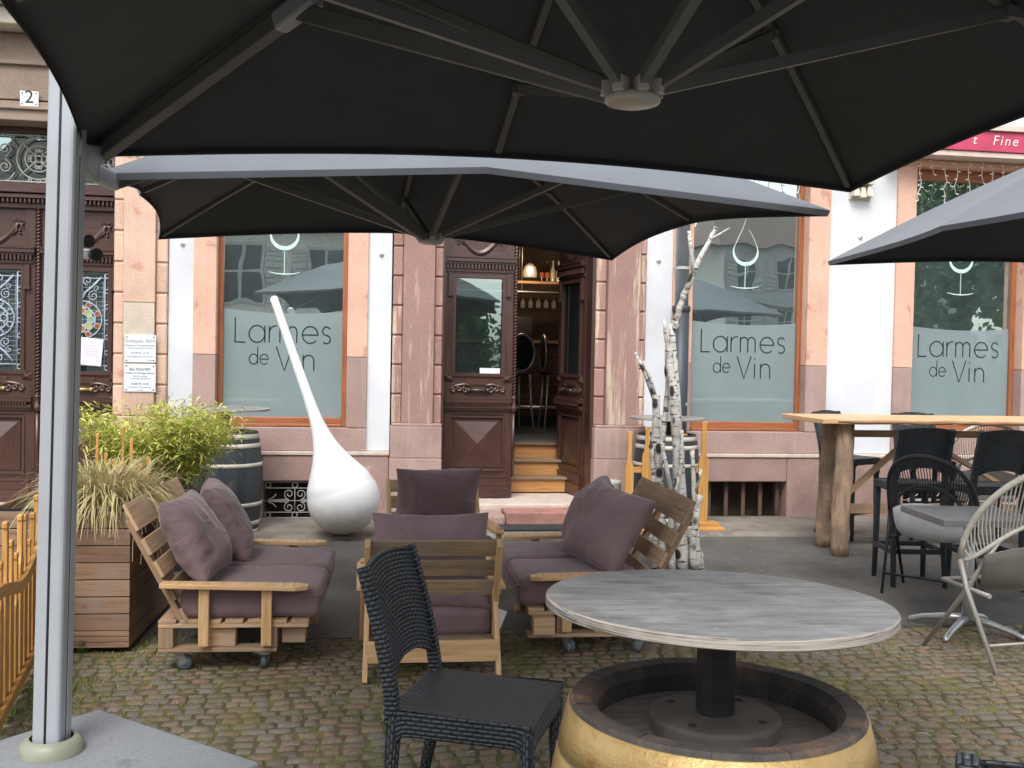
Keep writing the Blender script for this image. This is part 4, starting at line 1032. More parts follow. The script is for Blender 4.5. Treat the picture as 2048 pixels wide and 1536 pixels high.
def seatc(root, y0, y1, label, seed, x0=.10, x1=.82):
    m = rbox(x1-x0, y1-y0-.008, .16, .045, 14, .014, .01, seed)
    R = Matrix.Rotation(root.rotation_euler.z, 3, 'Z')
    return cushion_thing('seat_cushion', label, m, on(root, (x0+x1)/2, (y0+y1)/2, SZ+.082), R, fab_seat, 'sofa seat cushions', ('piping', piping(x1-x0, y1-y0-.008, .036), fab_cush), sub=0)
seatc(sofaL, 0.01, .60, 'thick mauve seat cushion at the near end of the left pallet sofa', 1)
seatc(sofaL, .60, 1.19, 'thick mauve seat cushion at the far end of the left pallet sofa', 2)
seatc(sofaR, .60, 1.19, 'thick mauve seat cushion at the near end of the right pallet sofa', 4, .08, .82)
seatc(sofaR, .01, .60, 'thick mauve seat cushion at the far end of the right pallet sofa', 5, .08, .82)
def bolster(root, y0, y1, seed, label): pass
def lean_pillow(root, x, y, z, label, seed, lean=62, twist=0, w=.60, h=.56, t=.22, roll=0):
    # local pillow plane (w -> along y, h -> up the back), leaning against the back
    R = Matrix.Rotation(root.rotation_euler.z+rad(twist), 3, 'Z') @ Matrix.Rotation(rad(-(90-lean)), 3, 'Y') @ Matrix.Rotation(rad(roll), 3, 'X') @ Matrix(((0, 0, 1), (1, 0, 0), (0, 1, 0)))
    return cushion_thing('back_pillow', label, pillow(w, h, t, seed), on(root, x, y, z), R, fab_cush, 'loose back pillows', sub=1)
lean_pillow(sofaL, .13, .32, SZ+.16+.225, 'plump mauve pillow leaning at the near end of the left sofa', 1.3, 60, -4, .56, .50, .24)
lean_pillow(sofaL, .19, .90, SZ+.16+.225, 'plump mauve pillow at the far end of the left sofa', 4.1, 60, 8, .54, .50, .24)
lean_pillow(sofaR, .26, .86, SZ+.16+.235, 'plump mauve pillow leaning at the near end of the right sofa', 2.2, 58, 30, .56, .52, .25, -8)
lean_pillow(sofaR, .26, .34, SZ+.16+.235, 'plump mauve pillow at the far end of the right sofa, behind the nearer one', 6.4, 58, -8, .56, .52, .24)
# ------------------------------------------------------------------ pallet wood armchairs
def wood_armchair(loc, rz, label, group='pallet wood armchairs'):
    t = thing('wooden_armchair', label, 'armchair', loc, rz, group)
    # local: faces +y, width along x (.74), origin under the centre of the seat
    hw = .335
    for s in (-1, 1):
        g = MB(); g.bar((s*hw, -.26, .22), (s*hw, -.49, .71), .028, .075, up=(0, 1, 0)); obj('back_post', g, w_chair, t, bevel=.004)
        g = MB(); g.bar((s*(hw+.005), -.50, 0), (s*(hw-.005), -.30, .47), .026, .07, up=(0, 1, 0)); obj('leg', g, w_chair, t, bevel=.004)
        g = MB(); g.bar((s*(hw+.03), .34, 0), (s*(hw+.03), .30, .47), .03, .07, up=(0, 1, 0)); obj('leg', g, w_chair, t, bevel=.004)
        g = MB(); g.bar((s*(hw+.0), -.42, .17), (s*(hw+.0), .40, .27), .026, .08); obj('side_rail', g, w_chair, t, bevel=.004)
        g = MB(); g.prism([(-.035, -.33), (.035, -.33), (.045, .30), (.03, .38), (-.03, .38), (-.045, .30)], .022, Matrix.Translation((s*(hw+.02), 0, .43))); obj('armrest', g, w_chair, t, bevel=.004)
    sl = Vector((0, -.24, .54)).normalized()
    for c, hgt in ((.495, .092), (.37, .092), (.245, .092), (.165, .09), (.04, .09)):
        g = MB(); a = Vector((-hw+.012, -.26, .22))+sl*c+Vector((0, .028, 0)); b = Vector((hw-.012, -.26, .22))+sl*c+Vector((0, .028, 0))
        if c > .2: g.bar(a, b, .018, hgt, up=sl); obj('back_slat', g, w_pallet_grey, t, bevel=.003)
    g = MB(); g.bar((-hw-.005, -.47, .15), (hw+.005, -.47, .15), .02, .11); obj('rear_rail', g, w_chair, t, bevel=.003)
    g = MB(); g.bar((-hw-.005, .37, .24), (hw+.005, .37, .24), .02, .10); obj('front_rail', g, w_chair, t, bevel=.003)
    for k in range(5):
        g = MB(); y = -.32+k*.155; g.bar((-hw+.014, y, .17+.1*(y+.4)/.8), (hw-.014, y, .17+.1*(y+.4)/.8), .10, .018); obj('seat_slat', g, w_pallet_grey, t)
    return t
c1 = wood_armchair((.40, 5.66, 0), rad(-1), 'nearer pine armchair seen from behind, with three grey back slats')
c2 = dup(c1, (.60, 7.35, 0), rad(184), 'farther pine armchair facing us in front of the door step', 'pallet wood armchairs')
bpy.context.view_layer.update()
def chair_cush(root, tagl, s):
    rz = root.rotation_euler.z
    R = Matrix.Rotation(rz, 3, 'Z') @ Matrix.Rotation(rad(7), 3, 'X')
    m = rbox(.64, .70, .15, .04, 14, .012, .01, s)
    ex = None
    if s == 1:
        tg = MB(); tg.box((.365, -.30, .0), (.05, .003, .10), R=Matrix.Rotation(rad(20), 3, 'Y')); ex = ('care_tag', tg, paper)
    cushion_thing('seat_cushion', 'mauve seat cushion of the '+tagl, m, on(root, 0, .02, .30), R, fab_seat, 'armchair seat cushions', ex, sub=0)
    R = Matrix.Rotation(rz, 3, 'Z') @ Matrix.Rotation(rad(66), 3, 'X')
    cushion_thing('back_pillow', 'mauve back pillow of the '+tagl, pillow(.65, .54, .17, s*3.3), on(root, 0, -.205, .565 if s == 1 else .60), R, fab_cush, 'armchair back pillows', sub=1)
chair_cush(c1, 'nearer armchair, showing above its top slat', 1); chair_cush(c2, 'farther armchair facing us', 2)
# ------------------------------------------------------------------ barrel tables
def barrel_table(loc, label, group, hero=False, rz=0, woodm=None, hoopm=None, top_r=.37, H_=.935, zt=1.13, seed=1, tilt=None):
    random.seed(seed)
    t = thing('barrel_table', label, 'barrel table', loc, rz, group)
    Rt, Rm = .305, .365
    if not hero: Rt, Rm = .285, .33
    def R(z): k = 2*z/H_-1; return Rm-(Rm-Rt)*k*k
    g = MB(); ns = 26 if hero else 22
    for k in range(ns):
        a0 = 2*math.pi*k/ns+.001; a1 = 2*math.pi*(k+1)/ns-.001; tn = random.random(); b = len(g.v); m = 14; hz = H_-random.uniform(0, .0012)
        rows = []
        for i in range(m+1):
            z = hz*i/m; rows.append((R(z), z))
        prof = rows+[(R(H_)-.004, hz+.004), (R(H_)-.042, hz+.002), (R(H_)-.058, hz-.02), (R(H_)-.055, hz-.08)]
        for (r, z) in prof:
            for q in range(4):
                a = a0+(a1-a0)*q/3; g.v.append(Vector((r*math.cos(a), r*math.sin(a), z)))
        for i in range(len(prof)-1):
            for q in range(3):
                w0 = b+i*4+q; g.face([w0, w0+1, w0+5, w0+4], [(i*.05+k, q*.02), (i*.05+k, q*.02+.02), (i*.05+.05+k, q*.02+.02), (i*.05+.05+k, q*.02)], tn, i < m, 1 if i >= m-1 else 0)
    obj('stave', g, [woodm, m_rimw if hero else woodm], t)
    hoops = ((-.004, .088), (.089, .085), (.23, .03)) if hero else ((.0, .045), (.085, .04), (.26, .035))
    for mir in (0, 1):
        for (o, w) in hoops:
            g = MB()
            if hero and not mir:
                z1 = H_-.012-o; 
            else: z1 = H_-.012-o
            z0 = z1-w
            if mir: z0, z1 = H_-z1, H_-z0
            g.lathe([(R(z0)+.0005, z0), (R(z0)+.004, z0+.001), (R((z0+z1)/2)+.005, (z0+z1)/2), (R(z1)+.004, z1-.001), (R(z1)+.0005, z1)], 64); obj('hoop', g, hoopm, t)
    g = MB(); g.lathe([(.001, H_-.06), (Rt-.05, H_-.06)], 48, smooth=False); 
    hd = obj('barrel_head', g, m_head if hero else w_black, t)
    if hero:
        g = MB(); g.lathe([(.136, H_-.059), (.138, H_-.03), (.132, H_-.024), (.001, H_-.022)], 48, smooth=False); obj('base_disc', g, m_disc, t, bevel=.004)
        g = MB()
        for a in (40, 135, 225, 318):
            g.lathe([(.001, .003), (.006, .002), (.010, -.0)], 10, (.105*math.cos(rad(a)), .105*math.sin(rad(a)), H_-.022))
        obj('screw', g, M_plain('rusty_screw', (.03, .022, .018), .7, bs=0), t)
        oc = [(.055*math.cos(rad(22.5+45*i)), .055*math.sin(rad(22.5+45*i))) for i in range(8)]
        oc = [(x*.72, y*.72) for x, y in ((-.05, -.028), (-.028, -.05), (.02, -.05), (.05, -.03), (.05, .03), (.02, .05), (-.028, .05), (-.05, .028))]
        g = MB(); g.prism(oc, zt-.03-(H_-.024), Matrix.Translation((0, 0, H_-.024))); obj('post', g, w_black, t, bevel=.002)
    else:
        g = MB(); g.bx(-.03, .03, -.03, .03, H_-.06, zt-.02); g.bx(-.12, .12, -.12, .12, H_-.06, H_-.04); obj('post', g, w_black, t)
    g = MB(); n = 96; th = .022 if hero else .022
    g.lathe([(.001, zt-th), (top_r-.004, zt-th), (top_r, zt-th+.003), (top_r, zt-.003), (top_r-.003, zt)], n, mi=1, smooth=False)
    g.lathe([(top_r-.003, zt), (top_r*.5, zt), (.001, zt)], n, mi=0, smooth=False)
    if tilt is not None:
        Rq = Matrix.Translation((0, 0, zt)) @ Matrix.Rotation(tilt[0], 4, 'X') @ Matrix.Rotation(tilt[1], 4, 'Y') @ Matrix.Translation((0, 0, -zt)); g.v = [Rq @ v for v in g.v]
    obj('tabletop', g, [m_top, m_ply], t)
    return t
# materials of the hero barrel
m_top, n, p = newmat('worn_grey_tabletop'); v = coords(n)
f1 = noi(n, coords(n, 'Object', (2.2, 11, 1), (0, 0, rad(-8))), 2.6, 8, .62, .3); f2 = noi(n, v, 5.5, 6, .65, .2); f3 = noi(n, coords(n, 'Object', (4, 60, 1), (0, 0, rad(-8))), 3, 5, .7)
c = ramp(n, mth(n, 'ADD', mth(n, 'MULTIPLY', f1, .45), mth(n, 'MULTIPLY', f2, .55)), [(.36, (.085, .088, .092)), (.44, (.17, .175, .18)), (.53, (.235, .24, .243)), (.62, (.35, .35, .345))])
c = mix(n, ramp(n, f3, [(.54, (0, 0, 0)), (.68, (.6, .6, .6))]), c, (.44, .43, .40))
f5 = noi(n, coords(n, 'Object', (5, 44, 1), (0, 0, rad(-6))), 1.6, 4, .6, .3); c = mix(n, ramp(n, f5, [(.60, (0, 0, 0)), (.66, (.7, .7, .7))]), c, (.09, .092, .096))
sxy = n.nodes.new('ShaderNodeSeparateXYZ'); n.links.new(v, sxy.inputs[0])
rr = mth(n, 'SQRT', mth(n, 'ADD', mth(n, 'MULTIPLY', sxy.outputs[0], sxy.outputs[0]), mth(n, 'MULTIPLY', sxy.outputs[1], sxy.outputs[1])))
c = mix(n, ramp(n, mth(n, 'ADD', rr, mth(n, 'MULTIPLY', f3, .02)), [(.368, (0, 0, 0)), (.378, (.7, .7, .7))]), c, (.5, .47, .42))
wv = ramp(n, noi(n, v, 26, 3, .6), [(.70, (0, 0, 0)), (.74, (.6, .6, .6))]); c = mix(n, wv, c, (.5, .5, .48))
n.links.new(c, p.inputs['Base Color']); p.inputs['Roughness'].default_value = .45; bump(n, p, f3, .25, .002)
m_ply, n, p = newmat('worn_ply_edge'); f = noi(n, coords(n, 'Object', (4, 4, 330)), 1, 4, .6); f2 = noi(n, coords(n, 'Object', (14, 14, 60)), 1.5, 5)
c = ramp(n, f, [(.38, (.10, .085, .07)), (.5, (.30, .27, .23)), (.66, (.50, .46, .40))]); c = mix(n, ramp(n, f2, [(.45, (0, 0, 0)), (.65, (.8, .8, .8))]), c, (.36, .34, .31))
n.links.new(c, p.inputs['Base Color']); p.inputs['Roughness'].default_value = .8; bump(n, p, f, .5, .003)
m_rimw, n, p = newmat('charred_stave_rim'); v = coords(n); f = noi(n, v, 7, 6, .7); t_ = attr(n)
c = ramp(n, mth(n, 'ADD', f, mth(n, 'MULTIPLY', t_, .09)), [(.46, (.028, .026, .023)), (.60, (.06, .05, .042)), (.70, (.13, .07, .045)), (.80, (.28, .17, .10))])
sp = n.nodes.new('ShaderNodeSeparateXYZ'); n.links.new(v, sp.inputs[0])
n.links.new(c, p.inputs['Base Color']); p.inputs['Roughness'].default_value = .75; bump(n, p, noi(n, v, 40, 5), .5, .006)
m_head, n, p = newmat('dusty_barrel_head'); v = coords(n, 'Object', (1, 1, 1), (0, 0, rad(-14)))
f = noi(n, coords(n, 'Object', (3, 40, 1), (0, 0, rad(-14))), 1.4, 5); f2 = noi(n, v, 6, 6)
c = ramp(n, mth(n, 'ADD', mth(n, 'MULTIPLY', f, .5), mth(n, 'MULTIPLY', f2, .5)), [(.38, (.07, .062, .055)), (.62, (.19, .17, .15))])
sp = n.nodes.new('ShaderNodeSeparateXYZ'); n.links.new(v, sp.inputs[0]); w_ = mth(n, 'FRACT', mth(n, 'ADD', mth(n, 'MULTIPLY', sp.outputs[1], 7.5), .35))
c = mix(n, ramp(n, w_, [(0, (1, 1, 1)), (.03, (0, 0, 0))]), c, (.008, .007, .006))
n.links.new(c, p.inputs['Base Color']); p.inputs['Roughness'].default_value = .8; bump(n, p, f, .3, .003)
m_disc = M_plain('grey_wood_disc', (.095, .082, .072), .8, var=.35, sc=9, bs=.3)
m_gold, n, p = newmat('gold_painted_hoop'); v = coords(n); f = noi(n, v, 6, 6, .6); f2 = noi(n, v, 90, 4, .7)
c = ramp(n, f, [(.3, (.27, .17, .06)), (.5, (.40, .27, .105)), (.7, (.50, .35, .15))]); c = mix(n, ramp(n, noi(n, v, 3.3, 7, .7), [(.64, (0, 0, 0)), (.72, (.8, .8, .8))]), c, (.28, .13, .04))
n.links.new(c, p.inputs['Base Color']); p.inputs['Roughness'].default_value = .38; p.inputs['Metallic'].default_value = .45; bump(n, p, mth(n, 'ADD', f2, mth(n, 'MULTIPLY', noi(n, coords(n, 'Object', (14, 14, 90)), 1.5, 5), .8)), .45, .005)
w_stg = M_wood('grey_stave', (.30, .29, .27), (.16, .15, .14), rough=.7, tv=.15, knots=False)
w_stb = M_wood('blue_black_stave', (.042, .052, .060), (.022, .027, .032), rough=.55, tv=.25, knots=False)
m_hoopw = M_plain('cream_painted_hoop', (.52, .49, .42), .55, var=.15)
barrel_table((.755, 2.06, 0), 'large grey round tabletop on a gold hooped barrel in the foreground', 'barrel tables', True, woodm=w_stg, hoopm=m_gold, seed=4, top_r=.362, zt=1.152, tilt=(-.033, .014))
barrel_table((-1.19, 9.62, 0), 'dark barrel table with cream hoops between the bamboo and the white drop', 'barrel tables', False, woodm=w_stb, hoopm=m_hoopw, top_r=.39, zt=1.15, seed=5)
barrel_table((3.02, 9.78, 0), 'dark barrel table hidden behind the bottle shaped pickets and birch trunks', 'barrel tables', False, woodm=w_stb, hoopm=m_hoopw, top_r=.37, zt=1.10, seed=6)
# ------------------------------------------------------------------ resin weave chairs
def weave_panel(g, fn, nu, nv, su, sv, t=.5, mi=0, flip=False): g.grid(fn, nu, nv, t=t, uvs=(su, sv), flip=flip)
def solid_sheet(g, fn, nu, nv, su, sv, th):
    """two-sided sheet with closed rim; fn -> (point, normal)"""
    A = lambda u, v: fn(u, v)[0]+fn(u, v)[1]*th/2; B = lambda u, v: fn(u, v)[0]-fn(u, v)[1]*th/2
    g.grid(A, nu, nv, t=.5, uvs=(su, sv)); g.grid(B, nu, nv, t=.5, uvs=(su, sv), flip=True)
    for (f, n, s) in ((lambda a, b: (A(a, 0) if b < .5 else B(a, 0)), nu, su), (lambda a, b: (B(a, 1) if b < .5 else A(a, 1)), nu, su), (lambda a, b: (B(0, a) if b < .5 else A(0, a)), nv, sv), (lambda a, b: (A(1, a) if b < .5 else B(1, a)), nv, sv)):
        g.grid(f, n, 1, t=.5, uvs=(s, th), smooth=True)
def weave_chair(loc, rz, label, cat='chair', name='woven_chair', group=None, seat_z=.455, back_top=.90, wid=.46, dep=.43, foot=False, stool=False):
    t = thing(name, label, cat, loc, rz, group)
    # faces +x; width along y
    hw, hd = wid/2, dep/2; tk = .045
    g = MB()  # seat: gently dished slab with side aprons
    def top(u, v):
        x = -hd+dep*u; y = -hw+wid*v; return Vector((x, y, seat_z-.012*math.sin(math.pi*v)*math.sin(math.pi*min(1, u*1.05))+.004*math.cos(u*3)))
    g.grid(top, 16, 16, t=.5, uvs=(dep, wid))
    g.grid(lambda u, v: (-hd+dep*u, -hw+wid*v, seat_z-.03), 1, 1, t=.5, uvs=(dep, wid), flip=True)
    ap = .085 if not stool else .06
    def apron(p0, p1, flip):
        p0 = Vector(p0); p1 = Vector(p1); Ls = (p1-p0).length; nrm = Vector(((p1-p0).y, -(p1-p0).x, 0)).normalized()
        def lo(u): 
            e = min(u, 1-u)*Ls; k = max(0.0, 1-e/.075); return ap+.09*k**2.2 if e < .075 else ap
        g.grid(lambda u, v: p0.lerp(p1, u)+Vector((0, 0, seat_z-lo(u)*v-.004*(1-v)*0)), 28, 4, t=.5, uvs=(Ls, ap), flip=flip)
        g.grid(lambda u, v: p0.lerp(p1, u)-nrm*.022+Vector((0, 0, seat_z-.02-(lo(u)-.02)*v)), 28, 2, t=.5, uvs=(Ls, ap), flip=not flip)
        g.grid(lambda u, v: p0.lerp(p1, u)-nrm*.022*v+Vector((0, 0, seat_z-lo(u))), 28, 1, t=.5, uvs=(Ls, .02), flip=flip)
    apron((-hd, -hw, 0), (hd, -hw, 0), True); apron((hd, -hw, 0), (hd, hw, 0), True); apron((hd, hw, 0), (-hd, hw, 0), True); apron((-hd, hw, 0), (-hd, -hw, 0), True)
    obj('seat', weld(g), rattan, t)
    for sy in (-1, 1):
        g = MB(); g.tube([(hd-tk/2+.0, sy*(hw-tk/2), seat_z-.03), (hd-tk/2+.002, sy*(hw-tk/2), seat_z*.5), (hd-tk/2+.012, sy*(hw-tk/2+.004), 0)], [tk*.62, tk*.55, tk*.42], 4 if False else 10); obj('leg', g, rattan, t)
        g = MB(); g.tube([(-hd+tk/2, sy*(hw-tk/2), seat_z-.02), (-hd+.01, sy*(hw-tk/2), seat_z*.5), (-hd-.035, sy*(hw-tk/2+.006), 0)], [tk*.62, tk*.55, tk*.42], 10); obj('leg', g, rattan, t)
    # back uprights: curved
    def bx_(z):
        k = (z-seat_z)/(back_top-seat_z); return -hd+.015-.115*k**1.35
    def prof(z, s, off): return Vector((bx_(z), s*(hw-.018)+off, z))
    zz = [seat_z-.05+(back_top-seat_z+.05)*i/14 for i in range(15)]
    for sy in (-1, 1):
        g = MB(); P = [Vector((bx_(max(z, seat_z)), sy*(hw-.02), z)) for z in zz]
        wv = []
        b0 = len(g.v)
        for i, q in enumerate(P):
            d = (P[min(i+1, 14)]-P[max(i-1, 0)]).normalized(); nx = Vector((d.z, 0, -d.x)); ww = .026-.004*i/14
            for (a, c) in ((-1, -1), (1, -1), (1, 1), (-1, 1)): g.v.append(q+nx*ww*a*.9+Vector((0, c*.021, 0)))
        for i in range(14):
            for k in range(4):
                l = (k+1) % 4; u0, u1 = i*.035, (i+1)*.035
                g.face([b0+i*4+k, b0+i*4+l, b0+(i+1)*4+l, b0+(i+1)*4+k], [(0.0, u0), (.05, u0), (.05, u1), (0.0, u1)], .5, False)
        g.face([b0+56+k for k in range(4)], [(0, 0), (.04, 0), (.04, .04), (0, .04)], .5)
        obj('back_upright', g, rattan, t, bevel=.006)
    zb = seat_z+.105
    def bf(u, v):
        y = (-hw+.03)+(wid-.06)*u; lowz = zb-.035*math.cos(math.pi*(u-.5))*-1-.035
        lo = zb+.02-.055*(abs(2*u-1)**2.5); hi = back_top+.012-.018*abs(2*u-1)**2
        z = lo+(hi-lo)*v; x = bx_(z)-.022*math.cos(math.pi*(u-.5))+.004
        return Vector((x, y, z)), Vector((1, 0, .25)).normalized()
    g = MB(); solid_sheet(g, bf, 22, 18, wid, back_top-zb, .016); obj('backrest', weld(g), rattan, t)
    if stool:
        g = MB()
        for (a, b) in (((-hd, -hw), (hd, -hw)), ((hd, -hw), (hd, hw)), ((hd, hw), (-hd, hw)), ((-hd, hw), (-hd, -hw))):
            g.bar((a[0]*.96, a[1]*.93, .26), (b[0]*.96, b[1]*.93, .26), .03, .035)
        obj('footrest', g, rattan, t)
    return t
ctr = (G(765, 1424, .455)+G(1050, 1434, .455)+G(1124, 1354, .455)+G(882, 1356, .455))/4; rzc = rad(-23); wc = .49; dc = .51
print('chair', ctr, math.degrees(rzc), wc, dc)
hero_chair = weave_chair((ctr.x, ctr.y, 0), rzc, 'anthracite woven resin chair in the foreground turned towards the barrel table', wid=wc, dep=dc, back_top=.93)
q_ = PD(1912, 1514, 1.91)
c2nd = dup(hero_chair, (q_.x+.382, q_.y+.172, 0), rad(60), 'dark woven chair whose back top just shows at the lower right edge', 'woven resin chairs')
hero_chair['group'] = 'woven resin chairs'
# ------------------------------------------------------------------ parasols
def canopy(par, A, B, C_, E_, peak, hub_h, arm_from=None, arm_i=0, sag_in=.10, name='canopy', midlift=.055, elbow_t=.55):
    """corner points A (at the mast), B, C, E in order; peak"""
    Cn = [Vector(p) for p in (A, B, C_, E_)]; pk = Vector(peak); cen = sum(Cn, Vector())/4
    ends = []
    for i in range(4):
        ends.append(Cn[i]); m = (Cn[i]+Cn[(i+1) % 4])/2; ends.append(m+(cen-m)*.012+Vector((0, 0, midlift)))
    g = MB(); nu, nv = 14, 12
    for s in range(8):
        P, Q = ends[s], ends[(s+1) % 8]
        def f(u, v, P=P, Q=Q, hem=0):
            e = P.lerp(Q, v); inn = (cen-e); inn.z = 0; inn.normalize()
            k = 4*v*(1-v); e = e+inn*(sag_in*.5*k)+Vector((0, 0, .012*k))
            p = pk.lerp(e, u); out = e-pk; out.z = 0
            p.z += .10*math.sin(math.pi*u)*.55*(1-.0*k)        # ribs bow up slightly
            p.z -= .035*k*math.sin(math.pi*min(1, u*1.0))*u      # cloth hangs between ribs
            return p
        g.grid(lambda u, v: f(.02+.98*u, v), nu, nv, t=.5, uvs=(1.8, 1))
        def hemf(u, v):
            p = f(1, v); inn = (cen-p); inn.z = 0; inn.normalize(); k = 4*v*(1-v)
            return p+Vector((0, 0, -.028*u))+inn*(.012*u)
        g.grid(hemf, 1, nv, t=.5, uvs=(.05, 1))
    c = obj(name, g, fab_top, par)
    li = MB()
    for s in range(8):
        P, Q = ends[s], ends[(s+1) % 8]
        def f2(u, v, P=P, Q=Q):
            e = P.lerp(Q, v); inn = (cen-e); inn.z = 0; inn.normalize(); k = 4*v*(1-v); e = e+inn*(sag_in*.5*k)+Vector((0, 0, .012*k))
            u = .02+.975*u; p = pk.lerp(e, u); p.z += .055*math.sin(math.pi*u)-.035*k*math.sin(math.pi*u)*u-.004; return p
        li.grid(f2, 14, 12, t=.5)
        def h2(u, v): 
            p = f2(1, v); inn = (cen-p); inn.z = 0; inn.normalize(); k = 4*v*(1-v); return p+Vector((0, 0, -.024*u))+inn*(.016*u)
        li.grid(h2, 1, 12, t=.5)
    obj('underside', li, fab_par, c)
    hub = Vector((hub_h[0], hub_h[1], hub_h[2]))
    for s in range(8):
        e = ends[s]; P0 = pk+Vector((0, 0, -.03)); 
        def onrib(t, e=e):
            p = pk.lerp(e, t); p.z += .055*math.sin(math.pi*t)-.022; return p
        r = MB(); N = 8; prev = onrib(.02)
        for i in range(N):
            nx = onrib(.02+(.975-.02)*(i+1)/N); r.bar(prev, nx+(nx-prev)*.02, .026, .022, t=.5); prev = nx
        obj('rib', r, alu_dark, c)
        tj = elbow_t if s % 2 == 0 else .75
        if s == arm_i: continue
        j = onrib(tj)+Vector((0, 0, -.02)); d = (j-hub); h0 = hub+Vector((d.x, d.y, 0)).normalized()*.055+Vector((0, 0, .03))
        r = MB(); r.bar(h0, j, .026, .032, t=.5); r.box(j, (.05, .05, .035), R=Matrix.Rotation(math.atan2(d.y, d.x), 3, 'Z'), t=.5); obj('strut', r, alu_dark, c)
    h = MB(); h.lathe([(.001, -.016), (.045, -.017), (.070, -.010), (.074, 0), (.070, .010), (.050, .018)], 32, hub)
    for s in range(8):
        d = ends[s]-hub; a = math.atan2(d.y, d.x); h.box(hub+Vector((math.cos(a)*.06, math.sin(a)*.06, .028)), (.045, .03, .04), R=Matrix.Rotation(a, 3, 'Z'))
    obj('hub', h, m_hub, c, bevel=.003, bseg=1)
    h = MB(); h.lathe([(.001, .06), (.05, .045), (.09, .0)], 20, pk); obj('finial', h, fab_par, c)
    # suspension arm along the corner rib, elbow, drop to hub
    if arm_from is not None:
        e = ends[arm_i]
        def onrib2(t): p = pk.lerp(e, t); p.z += .055*math.sin(math.pi*t)-.066; return p
        a0 = Vector(arm_from); kn = onrib2(.955); elb = onrib2(elbow_t)
        arm = MB(); 
        kn = kn+Vector((0, 0, .0))
        pts = [a0, a0.lerp(kn, .35)+Vector((0, 0, -.02)), kn]
        for i in range(2): arm.bar(pts[i], pts[i+1], .045, .075, t=.5)
        o1 = obj('arm_bracket', arm, alu, par, bevel=.012)
        arm = MB(); arm.bar(kn-(elb-kn).normalized()*.03, elb, .05, .062, t=.5); obj('arm', arm, alu_dark, par, bevel=.006)
        arm = MB(); dd = (elb-kn).normalized(); arm.bar(elb-dd*.12, elb+dd*.08, .062, .075, t=.5); obj('elbow', arm, alu, par, bevel=.014)
        d = elb-hub; side = Vector((-d.y, d.x, 0)).normalized()*.0
        arm = MB(); hh = hub+Vector((d.x, d.y, 0)).normalized()*.06+Vector((0, 0, .025))
        arm.bar(hh, elb+Vector((0, 0, -.02)), .036, .06, t=.5)
        j = onrib2(elbow_t-.06)+Vector((0, 0, .05)); arm.bar(hh+Vector((0, 0, .02)), j+side, .03, .035, t=.5)
        obj('suspension_strut', arm, alu_dark, par, bevel=.004)
    return c
m_hub = M_plain('pale_plastic_hub', (.50, .48, .43), .3, bs=0, var=.1)
mastp = G(103, 1502, .10)
pm = thing('double_parasol', 'pair of large anthracite parasols hung from one grey aluminium mast', 'parasol', (mastp.x, mastp.y, 0), world=True)
MX, MY = mastp.x, mastp.y
print('mast', mastp)
def C3(px, py, dep): 
    p = PD(px, py, dep); return p
A1, B1 = C3(168, 302, 4.2), C3(1702, 374, 4.85)
ab = B1-A1; perp = Vector((ab.y, -ab.x, 0)).normalized()
cfl = Vector((cd.x, cd.y, 0)).normalized(); E1 = A1+(cr0*.262-cfl*.965)*3.35; C1 = B1+(cr0*.19-cfl*.98)*3.3
E1.z = A1.z; C1.z = B1.z
pk1 = (A1+B1+C1+E1)/4; hq_ = PD(1265, 200, 2.66); pk1 = (pk1+Vector((hq_.x, hq_.y, pk1.z)))/2; pk1.z += .74
hb1 = PD(1265, 200, 2.66)
canopy(pm, A1, B1, C1, E1, pk1, hb1, (MX+.07, MY-.02, PD(150, 322, 4.2).z), 0, sag_in=.07, midlift=.075, elbow_t=.5)
A2, B2, C2, E2 = C3(188, 347, 4.28), C3(1661, 421, 4.9), C3(1226, 514, 7.7), C3(314, 471, 6.95)
pk2 = (A2+B2+C2+E2)/4; pk2.z += .78
hb2 = PD(861, 483, (pk2-Vector((0, 0, HC))).dot(cd)-.0)
canopy(pm, A2, B2, C2, E2, pk2, hb2, (MX+.08, MY+.03, PD(172, 346, 4.28).z), 0, sag_in=.12, midlift=.12)
print('peaks', pk1, pk2, hb1, hb2, [round(v.length, 2) for v in (B2-A2, C2-B2, E2-A2, E2-C2, ab)])
# mast profile with grooves
a_ = .049; gr_ = .005
def mast_profile(s):
    o = []; r = .014
    for k in range(4):
        a = math.pi/2*k; ca, sa = math.cos(a), math.sin(a)
        L = [(s, -s+r), (s, -gr_), (s-.012, -gr_), (s-.012, gr_), (s, gr_), (s, s-r), (s-r*.3, s-r*.3)]
        o += [(x*ca-y*sa, x*sa+y*ca) for x, y in L]
    return o
g = MB(); g.prism(mast_profile(a_+.006), 2.95, Matrix.Translation((MX, MY, .10)) @ Matrix.Rotation(rad(-12), 4, 'Z'))
for v_ in g.v: v_.x += (v_.z-.1)*.016
obj('mast', g, alu, pm, bevel=.002)
for k in range(4):
    g = MB(); Rm_ = Matrix.Rotation(rad(-12)+k*math.pi/2, 3, 'Z'); c_ = Rm_ @ Vector((a_+.002, 0, 0)); g.box((MX+c_.x, MY+c_.y, 1.575), (.003, .0095, 2.94), R=Rm_)
    for v_ in g.v: v_.x += (v_.z-.1)*.016
    obj('groove_strip', g, black_plastic, pm)
g = MB(); g.lathe([(.115, .06), (.118, .10), (.112, .14), (.095, .155), (.08, .157)], 32, (MX, MY, 0)); obj('base_collar', g, M_plain('olive_grey_plastic', (.26, .27, .21), .45), pm)
